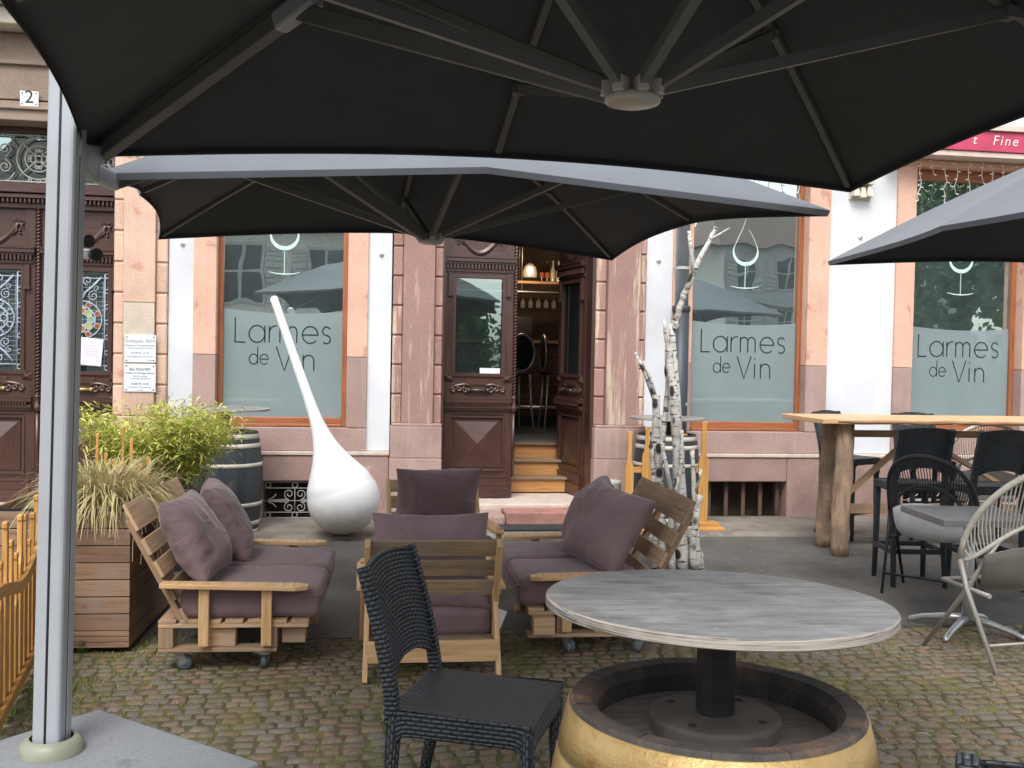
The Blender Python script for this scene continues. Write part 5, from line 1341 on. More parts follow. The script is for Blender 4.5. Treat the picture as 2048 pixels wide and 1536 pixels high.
g = MB(); p0 = PD(150, 322, 4.2); g.box((p0.x+.0, p0.y-.01, p0.z-.02), (.045, .045, .16), R=Matrix.Rotation(rad(25), 3, 'Z')); g.tube([(p0.x-.05, p0.y-.03, p0.z), (p0.x+.06, p0.y+.02, p0.z)], .02, 12)
obj('slide_bracket', g, alu, pm, bevel=.008)
m_knob = M_plain('light_grey_knob', (.62, .63, .64), .4, bs=0)
for (px, py, dp_) in ((150, 481, 4.18), (166, 508, 4.26)):
    p0 = PD(px, py, dp_); p1 = PD(px+22, py+1, dp_-.05)
    g = MB(); d = (p1-p0); g.tube([p0-d*.5, p1], [.022, .022], 16); k = obj('crank_knob', g, m_knob, pm)
    g = MB(); g.tube([p1-d*.02, p1+d*.30], [.027, .027], 16); g.tube([p1+d*.28, p1+d*.38], [.012, .012], 10); obj('cap', g, black_plastic, k, bevel=.003)
g = MB()
sl0 = G(198, 1416, .10); sl1 = G(545, 1531, .10); e1 = (sl1-sl0); e1 = e1.normalized(); e2 = Vector((e1.y, -e1.x, 0))
if e2.x > 0: e2 = -e2
R = Matrix.Rotation(math.atan2(e1.y, e1.x), 3, 'Z')
mid = sl0+e1*.5+Vector((e1.y, -e1.x, 0))*.5
sb = thing('ballast_slab', 'flat grey paving slab ballast at the foot of the mast', 'ballast slab', (mid.x, mid.y, 0), math.atan2(e1.y, e1.x))
m_slab = M_stone('grey_slab_coating', (.25, .265, .285), (.20, .215, .23), stain=(.14, .145, .15), sc=2, tv=.02, bs=.2)
g.bx(-.5, .5, -.5, .5, .035, .098)
obj('slab', g, m_slab, sb, bevel=.012)
g = MB(); g.bx(-.46, .46, -.46, .46, -.01, .034); obj('steel_frame', g, alu_dark, sb)
# third parasol at the right
pr = thing('parasol', 'third anthracite parasol reaching in from the right edge', 'parasol', (0, 0, 0), world=True)
T3 = C3(1655, 523, 7.1); hz = T3.z
N3 = PD(2060, 418, 4.75); N3.z = hz+.02
dv = (N3-T3); dv.z = 0; dv = dv.normalized()*3.0; pv = Vector((-dv.y, dv.x, 0))
if pv.x < 0: pv = -pv
N3 = T3+dv
pk3 = T3+dv/2+pv/2; pk3.z += .80
hb3 = pk3.copy(); hb3.z = hz-.12
canopy(pr, T3, T3+pv, N3+pv, N3, pk3, hb3, None, -1, sag_in=.16)
mm = T3+pv*1.08; g = MB(); g.prism(mast_profile(.05), 2.9, Matrix.Translation((mm.x, mm.y, .05))); obj('mast', g, alu, pr)
g = MB(); g.bar((mm.x, mm.y, hz+.05), (pk3.x, pk3.y, pk3.z-.3), .045, .06); obj('arm', g, alu_dark, pr)
g = MB(); g.bx(mm.x-.45, mm.x+.45, mm.y-.45, mm.y+.45, -.01, .08); obj('base_slab', g, m_slab, pr, bevel=.01)
# ------------------------------------------------------------------ white drop sculpture
prof = []
Rb = .325
for i in range(24):
    a = -math.pi/2+math.pi*.61*i/23; prof.append((max(.001, Rb*math.cos(a)), Rb+Rb*math.sin(a)*.98))
zt_, rt_ = prof[-1][1], prof[-1][0]
for z, r in ((.50, .288), (.55, .262), (.60, .234), (.65, .206), (.695, .180), (.745, .156), (.84, .118), (.94, .089), (1.04, .069), (1.16, .055), (1.35, .046), (1.6, .041), (2.0, .037), (2.28, .035)):
    if z > zt_+.02: prof.append((r, z))
prof += [(.033, 2.305), (.02, 2.322), (.001, 2.328)]
# smooth it
for _ in range(2):
    q = [prof[0]]
    for i in range(1, len(prof)): 
        a, b = prof[i-1], prof[i]; q += [(a[0]*.25+b[0]*.75, a[1]*.25+b[1]*.75)] if False else [b]
    prof = q
b0 = G(686, 1076)
dz_ = thing('drop_sculpture', 'tall white plastic drop sculpture leaning left by the window', 'sculpture', (b0.x, b0.y, .028))
tip = PY(546, 592, b0.y+.05)
bc = Vector((0, 0, Rb)); tl = (Vector((tip.x-b0.x, tip.y-b0.y, tip.z-.028))-bc); ax = tl.normalized()
Rt = Vector((0, 0, 1)).rotation_difference(ax).to_matrix()
g = MB()
def catmull(pr, n=4):
    o = []
    for i in range(len(pr)-1):
        p0, p1, p2, p3 = pr[max(i-1, 0)], pr[i], pr[i+1], pr[min(i+2, len(pr)-1)]
        for k in range(n):
            t = k/n; o.append(tuple(.5*((2*p1[j])+(-p0[j]+p2[j])*t+(2*p0[j]-5*p1[j]+4*p2[j]-p3[j])*t*t+(-p0[j]+3*p1[j]-3*p2[j]+p3[j])*t**3) for j in (0, 1)))
    return o+[pr[-1]]
scl = (tl.length)/(2.328-Rb)
pr2 = [(max(r, .001), (z-Rb)*(1 if z < Rb else scl)) for r, z in catmull(prof, 3)]
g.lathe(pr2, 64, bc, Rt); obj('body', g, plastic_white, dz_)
# ------------------------------------------------------------------ planters and plants
pc = G(258, 1306)
pt = thing('wooden_planter', 'tall weathered wooden planter box of horizontal boards at the left', 'planter', (pc.x, pc.y, 0), rad(-2))
pw, pdp, ph = .78, 1.15, .775
g = MB()
for k in range(8):
    z0 = .03+k*.0935; z1 = z0+.088
    if k == 0: 
        for j in range(3): g.bx(-pw, 0, 0, .022, z0+j*.031, z0+j*.031+.028)
    else: g.bx(-pw, 0, 0, .022, z0, z1)
    g.bx(-.022, 0, .023, pdp, z0, z1); g.bx(-pw, -pw+.022, .023, pdp, z0, z1); g.bx(-pw+.023, -.023, pdp-.022, pdp, z0, z1)
obj('boards', g, w_planter, pt, bevel=.003)
g = MB(); g.bx(-pw+.022, -.022, .022, pdp-.022, .02, ph-.06); obj('soil', g, M_plain('potting_soil', (.035, .025, .02), .95, var=.4, sc=20), pt)
g = MB(); g.bx(-pw+.02, -.02, .02, .03, ph-.03, ph+.012); g.bx(-.03, -.02, .03, pdp, ph-.03, ph+.012); obj('liner_edge', g, black_plastic, pt)
gm = M_leaf('dry_ornamental_grass', [(0, (.30, .32, .10)), (.35, (.50, .45, .22)), (.7, (.62, .52, .30)), (1, (.40, .28, .13))])
gp = thing('ornamental_grass', 'arching straw coloured ornamental grass spilling over the wooden planter', 'grass plant', (pc.x-.24, pc.y+.34, ph-.10))
g = MB()
for k in range(2300):
    a = random.random()*6.283; r0 = random.random()**.7*.22; L = random.uniform(.32, .66)
    if random.random() < .35: L *= .6
    ox = random.choice((-.06, .03, .12)); dirv = (math.cos(a), math.sin(a))
    bow = random.uniform(.55, 1.15)
    base = (ox+dirv[0]*r0*.6, dirv[1]*r0, 0)
    d = Vector((dirv[0], dirv[1], 0)); side = Vector((-d.y, d.x, 0)); b = len(g.v); w = random.uniform(.0035, .008); seg = 6; tt = random.random()
    if random.random() < .55: tt = .3+tt*.45
    for i in range(seg+1):
        q = i/seg; p = Vector(base)+d*(L*bow*.62*q**1.2)+Vector((0, 0, L*(1.25*q-1.15*bow*q*q)))+side*(.05*math.sin(k)*q*q); ww = w*(1-q**2*.9)
        g.v.append(p-side*ww); g.v.append(p+side*ww)
    for i in range(seg): g.face([b+2*i, b+2*i+1, b+2*i+3, b+2*i+2], [(0, 0)]*4, tt, True)
for k in range(22):   # long hanging strays over the right corner
    b = len(g.v); x0 = random.uniform(.2, .36); y0 = random.uniform(-.30, .1); d = Vector((random.uniform(.3, 1), random.uniform(-1, .1), 0)).normalized(); L = random.uniform(.3, .5)
    side = Vector((-d.y, d.x, 0))
    for i in range(9):
        q = i/8; p = Vector((x0, y0, .12))+d*(.16*q**.6)+Vector((0, 0, .06*math.sin(q*3)-L*.85*q**2))+side*.02*math.sin(q*5+k)
        g.v.append(p-side*.002); g.v.append(p+side*.002)
    for i in range(8): g.face([b+2*i, b+2*i+1, b+2*i+3, b+2*i+2], [(0, 0)]*4, .75, True)
obj('blades', g, gm, gp)
bbp = PD(365, 985, 7.9); bx0, by0 = bbp.x-.05, bbp.y
bt = thing('black_planter', 'black box planter holding the bamboo behind the wooden planter', 'planter', (bx0, by0, 0), rad(4))
g = MB(); g.bx(-.62, .40, -.22, .28, 0, .60); g.bx(-.64, .42, -.24, -.20, .56, .62); g.bx(.38, .42, -.20, .30, .56, .62); obj('box', g, w_black, bt, bevel=.006)
bm = M_leaf('bamboo_leaf', [(0, (.20, .30, .04)), (.4, (.50, .56, .10)), (.75, (.72, .72, .20)), (1, (.80, .68, .34))])
bb = thing('bamboo', 'bushy yellow green bamboo in front of the peach pilaster', 'bamboo', (bx0, by0, .55))
g = MB(); st = MB()
random.seed(21)
ccx_, = (-.12,)
for k in range(120):
    a = random.random()*6.283; r = random.random()**.5
    bx, by = -.13+.34*r*math.cos(a), .2*r*math.sin(a); L = random.uniform(.7, 1.25)*(1-.2*r)
    d = Vector((math.cos(a)*.5*r+random.gauss(0, .15), math.sin(a)*.35+random.gauss(0, .12), 0))
    pts = [Vector((bx, by, 0))+d*(L*.75*q**1.6)+Vector((0, 0, L*(q-.38*q*q))) for q in [i/6 for i in range(7)]]
    st.tube(pts, [.004*(1-.7*i/6) for i in range(7)], 5, t=random.random())
    for i in range(80):
        q = .22+.78*random.random()**.8; j = min(5, int(q*6)); f = q*6-j; c = pts[j].lerp(pts[j+1], f)+Vector((random.gauss(0, .06), random.gauss(0, .05), random.gauss(0, .045)))
        az = random.random()*6.283; ll = random.uniform(.045, .10); w = random.uniform(.005, .0095); dn = random.uniform(-.6, .35); dd = Vector((math.cos(az), math.sin(az), dn)).normalized()
        sd_ = dd.cross(Vector((random.gauss(0, .4), random.gauss(0, .4), 1))).normalized(); b = len(g.v)
        g.v += [c, c+dd*ll*.4+sd_*w, c+dd*ll+Vector((0, 0, -.2*ll)), c+dd*ll*.4-sd_*w]; g.face([b, b+1, b+2, b+3], [(0, 0)]*4, min(1, max(0, random.gauss(.55, .28))), False)
obj('foliage', g, bm, bb); obj('stems', st, M_plain('bamboo_stem', (.35, .33, .12), .5, bs=0), bb)
# ------------------------------------------------------------------ bottle shaped picket fences
def bottle(w, h, neck=None, slim=False):
    if slim: hw, nw, sh0, sh1 = w/2, w*.24, h*.62, h*.70
    else: hw, nw, sh0, sh1 = w/2, w*.22, h*.68, h*.80
    R_ = [(hw, 0), (hw, sh0), (hw*.93, sh0+(sh1-sh0)*.35), (hw*.62, sh0+(sh1-sh0)*.7), (nw*1.15, sh1), (nw, sh1+.02), (nw*.95, h-.03), (nw*1.3, h-.026), (nw*1.3, h-.004), (nw*1.15, h)]
    return R_+[(-x, z) for x, z in reversed(R_)]
def picket_fence(pts, heights, label, rail_fn, foot=True, wd=.075, side=-1):
    """pts: list of ground points; pickets face along the path normal"""
    c = pts[0]; t = thing('bottle_picket_fence', label, 'fence', (c[0], c[1], 0), world=True, group=None)
    N = len(pts)
    for i, (p, h) in enumerate(zip(pts, heights)):
        a = Vector(pts[max(0, i-1)]); b = Vector(pts[min(N-1, i+1)]); d = (b-a).normalized()
        Mx = Matrix.Translation((p[0], p[1], p[2] if len(p) > 2 else 0)) @ Matrix(((d.x, 0, d.y, 0), (d.y, 0, -d.x, 0), (0, 1, 0, 0), (0, 0, 0, 1)))
        g = MB(); g.prism(bottle(wd if i % 3 else wd*.85, h, slim=(i % 2 == 0)), .022, Mx); obj('picket', g, w_picket, t, bevel=.003)
    for (zf) in rail_fn:
        g = MB()
        for i in range(N-1):
            a = Vector((pts[i][0], pts[i][1], 0)); b = Vector((pts[i+1][0], pts[i+1][1], 0)); d = (b-a).normalized(); nn = Vector((d.y, -d.x, 0))
            p0 = a+nn*(.014 if side < 0 else .036)*side+Vector((0, 0, zf(i/(N-1)))); p1 = b+nn*(.014 if side < 0 else .036)*side+Vector((0, 0, zf((i+1)/(N-1)))); ex = (p1-p0)*.01
            g.bar(p0-ex, p1+ex, .022, .055, t=.5)
        obj('rail', g, w_picket, t, bevel=.002)
    return t
f0, f1 = G(8, 1455), G(78, 1315)
dvf = (f1-f0); fp_ = []; hh = []
for k in range(17):
    s = -0.45+k*.135*1.0/dvf.length; fp_.append((f0.x+dvf.x*s-.02, f0.y+dvf.y*s, .03)); hh.append(.765+.10*math.sin(k*1.9)+(.10 if k in (12, 13) else 0))
picket_fence(fp_, hh, 'orange stained picket fence of bottle shapes at the left edge, behind the mast', [lambda u: .60+.05*math.sin(u*9+1.0), lambda u: .10], wd=.095, side=1)
fq = []; hq = []
b0_ = PD(176, 930, 6.95)
for k in range(7):
    fq.append((b0_.x+k*.055, b0_.y+.25+.01*k, .05)); hq.append((1.02, .88, .84, 1.06, .98, .8, .85)[k])
picket_fence(fq, hq, 'short row of orange bottle pickets rising behind the grass in the planter', [lambda u: .55], wd=.045)
fr_ = []; hr = []
for k, (px, top) in enumerate(((1259, 862), (1294, 853), (1325, 868), (1368, 866), (1407, 842))):
    q = PY(px, 900, 9.55-.0*k); fr_.append((q.x, q.y, .028)); hr.append(Z(px, top, 9.55)-.03)
tf = picket_fence(fr_, hr, 'yellow orange row of bottle shaped pickets on a foot plate beside the birch trunks', [lambda u: Z(1330, 940, 9.55)], wd=.098)
g = MB(); q = PY(1407, 1050, 9.55)
g.bx(q.x-.09, q.x+.17, 9.42, 9.68, .028, .06); g.bx(q.x-.07, q.x+.13, 9.46, 9.64, .06, .10); q = PY(1280, 1050, 9.55); g.bx(q.x-.12, q.x+.12, 9.42, 9.68, .028, .06); obj('foot_plate', g, w_picket, tf, bevel=.004)
# round concrete pot
q = PY(1215, 960, 9.95)
cp = thing('round_pot', 'round pale concrete pot standing beside the door step', 'pot', (q.x, 9.95, .03))
g = MB(); g.lathe([(.001, .0), (.115, 0), (.138, .40), (.140, .42), (.122, .42), (.118, .36), (.001, .35)], 36); obj('body', g, M_plain('pale_concrete', (.42, .40, .38), .8), cp)
# door mat
a, b, c_, d_ = G(1003, 1058, .05), G(1142, 1058, .05), G(1150, 1040, .05), G(1000, 1040, .05)
g = MB(); mat_ = thing('door_mat', 'dark ribbed door mat lying before the step', 'door mat', (b.x, b.y, 0), world=True)
g.bx(a.x, b.x, a.y, c_.y-.02, .029, .043); obj('pile', g, M_plain('dark_mat', (.035, .04, .042), .95, var=.4, sc=40, bs=.6), mat_, bevel=.004)
g = MB(); g.bx(a.x-.015, b.x+.015, a.y-.015, a.y-.001, .029, .04); obj('border', g, black_plastic, mat_)
# ------------------------------------------------------------------ birch trunks
m_birch, n, p = newmat('birch_bark'); v = coords(n)
u_ = coords(n, 'UV', (38, 5, 1)); f = noi(n, u_, 1, 5, .7, .2); k = ramp(n, f, [(.40, (1, 1, 1)), (.45, (0, 0, 0))])
f2 = noi(n, v, 7, 6, .6); c = ramp(n, f2, [(.35, (.34, .31, .27)), (.5, (.58, .56, .52)), (.7, (.70, .69, .66))])
kn = n.nodes.new('ShaderNodeTexVoronoi'); kn.inputs['Scale'].default_value = 1; n.links.new(coords(n, 'UV', (5.5, 6, 1)), kn.inputs['Vector'])
k2 = ramp(n, kn.outputs['Distance'], [(.20, (1, 1, 1)), (.30, (0, 0, 0))])
c = mix(n, k, c, (.05, .042, .036)); c = mix(n, k2, c, (.03, .026, .023))
n.links.new(c, p.inputs['Base Color']); p.inputs['Roughness'].default_value = .75; bump(n, p, f, .5, .008)
bp = G(1372, 1137)
br = thing('birch_trunks', 'bundle of slender white birch trunks standing upright behind the right sofa', 'birch trunks', (bp.x, bp.y, 0), world=True)
dep_b = 8.05
def bt_(pts, radii, sides=()):
    P = [PD(x, y, dep_b+dz) for (x, y, dz) in pts]
    # refine
    Q = []; Rr = []
    for i in range(len(P)-1):
        for k in range(4):
            t = k/4; w = Vector((random.gauss(0, .004), random.gauss(0, .004), 0)); Q.append(P[i].lerp(P[i+1], t)+w); Rr.append((radii[i]*(1-t)+radii[i+1]*t)*.76*random.uniform(.94, 1.06))
    Q.append(P[-1]); Rr.append(radii[-1])
    g = MB(); g.tube(Q, Rr, 12); o = obj('trunk', g, m_birch, br)
    for s in sides:
        S = [PD(x, y, dep_b+dz) for (x, y, dz) in s[0]]; g = MB(); g.tube(S, s[1], 8); obj('branch', g, m_birch, o)
random.seed(5)
bt_([(1368, 1142, 0), (1362, 1050, 0), (1358, 950, 0), (1352, 850, 0), (1344, 760, .02), (1336, 690, .03)], [.085, .078, .068, .056, .044, .03])
bt_([(1360, 1142, .1), (1357, 900, .1), (1350, 740, .1), (1342, 650, .1), (1352, 655, .1), (1350, 640, .08), (1370, 590, .05), (1392, 530, 0), (1418, 485, -.02), (1432, 455, -.02)], [.05, .05, .04, .034, .034, .034, .032, .030, .024, .018],
    [([(1388, 545, 0), (1382, 500, 0), (1378, 462, 0)], [.022, .018, .014]), ([(1422, 478, -.02), (1440, 468, -.03), (1460, 455, -.03)], [.012, .009, .006])])
bt_([(1328, 1140, .05), (1322, 1050, .05), (1318, 960, .05), (1312, 880, .05), (1312, 790, .05)], [.06, .055, .05, .046, .036],
    [([(1310, 800, .05), (1290, 745, .05), (1270, 705, .05)], [.022, .018, .012]), ([(1312, 798, .05), (1302, 760, .03), (1287, 722, .02)], [.016, .012, .008])])
bt_([(1322, 930, .12), (1330, 840, .12), (1336, 760, .12), (1334, 690, .12), (1328, 640, .12)], [.03, .03, .026, .022, .014], [([(1332, 800, .12), (1340, 775, .1)], [.012, .006])])
bt_([(1345, 1142, -.06), (1342, 1060, -.06), (1346, 1000, -.06), (1362, 930, -.08), (1364, 860, -.08)], [.04, .036, .03, .022, .015], [([(1346, 1000, -.06), (1332, 930, -.06), (1322, 880, -.06)], [.022, .018, .012])])
bt_([(1396, 1142, -.05), (1392, 1060, -.05), (1388, 980, -.05), (1384, 900, -.05)], [.035, .030, .026, .02], [([(1388, 985, -.05), (1398, 955, -.06), (1402, 938, -.06)], [.018, .015, .012])])
bt_([(1388, 1142, -.10), (1386, 1080, -.10), (1393, 1030, -.1), (1400, 990, -.1)], [.038, .034, .032, .03])
bt_([(1310, 1140, .0), (1312, 1060, .0), (1306, 960, .0), (1302, 890, .02)], [.03, .028, .024, .02])
bt_([(1406, 1142, .0), (1400, 1110, -.02), (1394, 1080, -.03)], [.035, .026, .02])
# ------------------------------------------------------------------ log bar table
l1, l2 = G(1647, 1092), G(1678, 1111)
lt = thing('log_bar_table', 'high bar table with live edge plank top on rough debarked logs', 'table', (l1.x, l1.y, 0), world=True)
def logpost(p, top, r, seed):
    random.seed(seed); g = MB(); P = []; Rr = []
    for i in range(13):
        q = i/12; P.append(Vector((p.x+(top[0]-p.x)*q+random.gauss(0, .004), p.y+(top[1]-p.y)*q, 1.15*q))); Rr.append(r*random.uniform(.94, 1.06))
    g.tube(P, Rr, 16); return obj('log_leg', g, w_log, lt)
tl_ = 1.19
logpost(l1, (l1.x+.04, l1.y), .080, 1); logpost(l2, (l2.x+.03, l2.y), .078, 2)
R2 = (l1.x+2.05, l1.y-.0); logpost(Vector((R2[0], R2[1], 0)), (R2[0]+.02, R2[1]), .075, 3); logpost(Vector((l2.x+1.95, l2.y, 0)), (l2.x+1.95, l2.y), .075, 4)
random.seed(4)
fe_ = PY(1642, 836, l2.y-.12); xl = fe_.x
front = [(xl, l1.y+.22)]
N = 34; fl = []
for i in range(N+1):
    x = xl+2.6*i/N; fl.append((x, l2.y-.16+.03*math.sin(i*.9)+random.uniform(-.012, .012)))
bk = [(xl+2.6-2.6*i/10, l1.y+.26+.02*math.sin(i)) for i in range(11)]
g = MB(); g.prism(fl+bk, .042, Matrix.Translation((0, 0, tl_-.042))); obj('plank_top', g, w_slab, lt, bevel=.006)
m_bark = M_wood('bark_edge', (.30, .17, .10), (.09, .05, .04), rough=.95, tv=.3, knots=False)
g = MB(); g.tube([(x, y+.004, tl_-.026+random.uniform(-.004, .004)) for x, y in fl[2:30]], [random.uniform(.008, .017) for _ in fl[2:30]], 7); obj('bark_edge', g, m_bark, lt)
g = MB(); ym = (l1.y+l2.y)/2
g.bar((l1.x, ym+.1, .36), (R2[0], ym+.1, .36), .03, .09); g.bar((l1.x+.08, ym+.12, .42), (l1.x+.78, ym+.12, 1.02), .035, .07, up=(0, 1, 0)); g.bar((R2[0]-.1, ym+.12, .42), (l1.x+.85, ym+.12, 1.02), .035, .07, up=(0, 1, 0))
g.bar((l1.x, ym+.05, 1.04), (R2[0], ym+.05, 1.04), .06, .06)
boxes('brace', g, w_pallet, lt, bevel=.004)
# bar stools
def stool_at(px, py_top, dep_, face, label, first=None):
    q = PD(px, py_top, dep_); loc = (q.x, q.y, .0)
    if first: return dup(first, loc, face, label, 'woven bar stools at the log table')
    return weave_chair(loc, face, label, 'bar stool', 'woven_bar_stool', 'woven bar stools at the log table', seat_z=.77, back_top=1.19, wid=.42, dep=.38, stool=True)
st0 = stool_at(1822, 900, 7.85, rad(82), 'dark woven bar stool on the near side of the log table, left of two')
stool_at(1975, 900, 7.75, rad(84), 'dark woven bar stool on the near side of the log table, right of two', st0)
stool_at(1700, 900, 9.85, rad(-62), 'dark woven bar stool behind the two left logs, seen in profile', st0)
stool_at(1850, 900, 9.7, rad(-95), 'dark woven bar stool behind the middle of the log table, facing us', st0)
# ------------------------------------------------------------------ rope lounge chairs
def rope_chair(loc, rz, label, rope, frame, sling, group, sc=1.0, ztop=1.02):
    t = thing('rope_chair', label, 'rope chair', loc, rz, group)
    # faces +y; back towards -y
    def rim(a): # a 0..pi from right arm round the back to left arm
        s = math.sin(a); return Vector((.37*math.cos(a), .10-.34*s, .60+(ztop-.60)*s**.65-.02))
    def low(a):
        s = math.sin(a); return Vector((.345*math.cos(a), .09-.20*s, .575-.03*s+.26*s**1.6))
    n = 40; ang = [math.pi*i/n for i in range(n+1)]
    g = MB(); g.tube([rim(a) for a in ang], .0175, 10); obj('rim', g, rope, t)
    g = MB(); g.tube([low(a) for a in ang], .013, 8); obj('lower_rim', g, rope, t)
    g = MB(); m = 46
    for i in range(1, m):
        a = math.pi*i/m; g.tube([rim(a), (rim(a)+low(a))/2+Vector((0, -.004, 0)), low(a+(math.pi/2-a)*.10)], .0042, 5, cap=False)
    obj('ropes', g, rope, t)
    g = MB()
    def slf(u, v):
        a = math.pi*(.16+.68*u); lo = low(a); s = math.sin(a); lo.z -= .13*s*s
        ctr = Vector((.21*math.cos(a), .24-.18*s, .40)); f_ = v
        p = lo.lerp(ctr, f_); p.z -= .07*math.sin(math.pi*f_)*.8; p += Vector((math.cos(a)*.03, -.05*s, 0))*math.sin(math.pi*f_); return p
    g.grid(slf, 30, 8, t=.5); g.grid(lambda u, v: slf(u, 1).lerp(Vector((0, .20, .385)), v), 30, 3, t=.5)
    obj('seat_sling', weld(g), sling, t, solid=.02)
    g = MB(); g.tube([(-.30, -.06, .40), (-.28, .34, .41), (.28, .34, .41), (.30, -.06, .40)], .014, 8); obj('seat_frame', g, frame, t)
    for s in (-1, 1):
        g = MB(); g.tube([rim(0 if s > 0 else math.pi)+Vector((0, 0, .01)), (s*.36, .05, .42), (s*.33, -.16, .0)], [.016, .015, .012], 8); obj('leg', g, frame, t)
        g = MB(); g.tube([low(math.pi*.25 if s > 0 else math.pi*.75), (s*.31, .14, .36), (s*.34, .42, 0)], [.015, .015, .012], 8); obj('leg', g, frame, t)
    g = MB(); g.tube([(-.335, -.1, .14), (.335, -.1, .14)], .009, 8); obj('cross_bar', g, frame, t)
    return t
q = PD(2052, 1200, 5.75)
rope_chair((q.x, q.y, 0), rad(8), 'beige rope lounge chair at the right edge, seen from behind', rope_beige, tube_beige, M_fabric('taupe_sling', (.13, .12, .105), wr=.1), 'rope lounge chairs', ztop=1.15)
q = PD(1858, 1050, 7.35)
rope_chair((q.x, q.y, 0), rad(-48), 'black rope lounge chair with light grey seat pad left of the small table', rope_dark, black_plastic, fab_grey, 'rope lounge chairs', ztop=1.04).scale = (.84, .84, 1)
q = PD(1975, 900, 9.75)
rope_chair((q.x, q.y, .0), rad(140), 'beige rope lounge chair behind the log table, against the right window', rope_beige, tube_beige, M_fabric('pale_sling', (.5, .48, .44), wr=.1), 'rope lounge chairs', ztop=1.12)
# small cafe table
zt2 = .745; c0, c1_, c2_ = G(1781, 1003, zt2), G(1888, 1040, zt2), G(2046, 1022, zt2)
print('cafe', c0, c1_, c2_)
e_ = (c1_-c0); az = math.atan2(e_.y, e_.x); L1 = e_.length
ct = thing('cafe_table', 'square grey topped cafe table on a silver four foot pedestal', 'table', (0, 0, 0))
S_ = .62; R = Matrix.Rotation(az, 3, 'Z'); cen = c1_+R @ Vector((-S_/2, S_/2, 0)); ct.location = (cen.x, cen.y, 0); ct.rotation_euler = (0, 0, az)
g = MB(); g.bx(-S_/2, S_/2, -S_/2, S_/2, zt2-.042, zt2); obj('tabletop', g, M_plain('grey_laminate', (.20, .205, .21), .4, var=.15, sc=3), ct, bevel=.004)
g = MB(); g.tube([(0, 0, .06), (0, 0, zt2-.03)], .034, 18); g.bx(-.17, .17, -.17, .17, zt2-.045, zt2-.029); obj('column', g, alu_silver, ct)
for k in range(4):
    g = MB(); a = math.pi/4+k*math.pi/2; dx, dy = math.cos(a), math.sin(a)
    g.tube([(dx*.02, dy*.02, .085), (dx*.14, dy*.14, .075), (dx*.28, dy*.28, .045), (dx*.35, dy*.35, .02), (dx*.36, dy*.36, .004)], [.026, .022, .019, .018, .018], 8); obj('foot', g, alu_silver, ct)
# ------------------------------------------------------------------ across the square (seen in the window reflections)
m_hw = M_plain('cream_house_render', (.72, .68, .60), .9, bs=0); m_hr = M_plain('brown_roof_tiles', (.14, .085, .065), .8); m_sht = M_plain('pale_grey_shutter', (.48, .47, .43), .7, bs=0)
m_hw2 = M_plain('grey_house_render', (.45, .44, .42), .9, bs=0); m_wn = M_plain('dark_window_pane', (.03, .035, .04), .15, bs=0)
def house(x0, x1, y, h, wallm, label, nw, floors, z0=3.4):
    t = thing('house', label, 'house', ((x0+x1)/2, y, 0), world=True, group='houses across the square')
    g = MB(); g.bx(x0, x1, y-9, y, 0, h); obj('wall', g, wallm, t)
    g = MB(); b = len(g.v); o = .5
    for p in ((x0-o, y+o, h), (x1+o, y+o, h), (x1+o, y-9.5, h), (x0-o, y-9.5, h), (x0+1, y-4.5, h+3.2), (x1-1, y-4.5, h+3.2)): g.v.append(Vector(p))
    for f in ([0, 1, 5, 4], [1, 2, 5], [2, 3, 4, 5], [3, 0, 4], [3, 2, 1, 0]): g.face([b+i for i in f], [(0, 0)]*len(f), .5)
    obj('roof', g, m_hr, t)
    dx = (x1-x0)/nw
    for fl_ in range(floors):
        for k in range(nw):
            cx = x0+dx*(k+.5); zz = (3.15+(fl_-1)*2.7) if fl_ else .75
            g = MB(); g.bx(cx-.62, cx+.62, y, y+.06, zz-.08, zz+1.75)
            for s in (-1, 1): 
                for j in range(9): g.bx(cx+s*.64, cx+s*1.12, y+.03, y+.075, zz+j*.185, zz+j*.185+.15)
            w = obj('window', g, m_sht, t)
            g = MB()
            for s in (-1, 1): 
                for j in (0, 1): g.bx(cx+s*.29-.24, cx+s*.29+.24, y+.061, y+.07, zz+.02+j*.85, zz+.80+j*.85)
            obj('pane', g, m_wn, w)
    return t
house(-12, .3, -9.5, 5.3, m_hw, 'cream shuttered house across the square, left one in the window reflections', 5, 2)
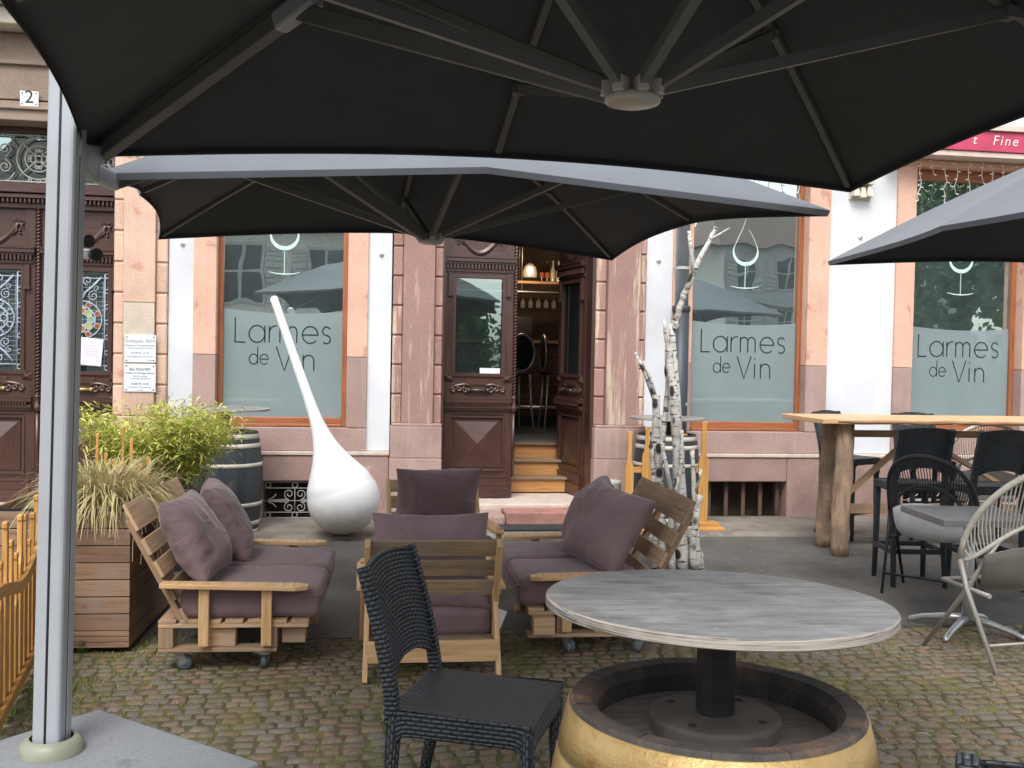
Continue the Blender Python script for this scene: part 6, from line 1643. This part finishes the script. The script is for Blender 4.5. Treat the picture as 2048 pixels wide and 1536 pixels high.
house(20, 35, -34, 8.3, m_hw2, 'grey shuttered house farther across the square, reflected in the middle window', 6, 3)
def tree(x, y, h, r, label, seed, tv=.4):
    random.seed(seed); t = thing('tree', label, 'tree', (x, y, 0), 0, 'trees across the square')
    g = MB(); g.tube([(0, 0, 0), (.1, 0, h*.3), (0, .1, h*.55), (.1, 0, h*.8)], [.28, .22, .15, .06], 10)
    for k in range(8):
        a = random.random()*6.28; z = h*random.uniform(.35, .7); g.tube([(0, 0, z-.4), (math.cos(a)*r*.4, math.sin(a)*r*.4, z+.5), (math.cos(a)*r*.75, math.sin(a)*r*.75, z+1.0)], [.1, .06, .02], 6)
    obj('trunk', g, M_plain('grey_bark', (.12, .10, .08), .9), t)
    g = MB(); cl = [(random.gauss(0, .45)*r, random.gauss(0, .45)*r, h*.60+random.gauss(0, .38)*(h*.42), random.uniform(.6, 1.2)) for _ in range(80)]
    for (cx, cy, cz, cr) in cl:
        tn = random.random()*.5
        for k in range(130):
            d = Vector((random.gauss(0, 1), random.gauss(0, 1), random.gauss(0, 1))).normalized()*cr*random.uniform(.55, 1); c = Vector((cx, cy, cz))+d
            a = Vector((random.gauss(0, 1), random.gauss(0, 1), random.gauss(0, 1))).normalized(); bb_ = a.orthogonal().normalized(); s = random.uniform(.09, .17); b = len(g.v)
            g.v += [c-a*s, c+bb_*s*.6, c+a*s, c-bb_*s*.6]; g.face([b, b+1, b+2, b+3], [(0, 0)]*4, min(1, tn+random.random()*.5))
    obj('crown', g, mleaf, t)
mleaf = M_leaf('tree_leaf', [(0, (.03, .07, .015)), (.5, (.06, .13, .03)), (1, (.12, .20, .05))])
tree(16.5, -5.5, 8.6, 3.7, 'leafy green tree across the square, the nearest in the right window reflection', 1)
tree(21.5, -9, 11, 4.2, 'leafy green tree across the square, the rear one in the right window reflection', 2)
tree(2.6, -13, 3.6, 1.5, 'low green tree in front of the cream house across the square', 3)
tree(7.5, -20, 4.0, 1.6, 'low green tree between the two houses across the square', 4)
for o in list(bpy.data.objects):
    if '_w' in o: del o['_w']; del o['_l']
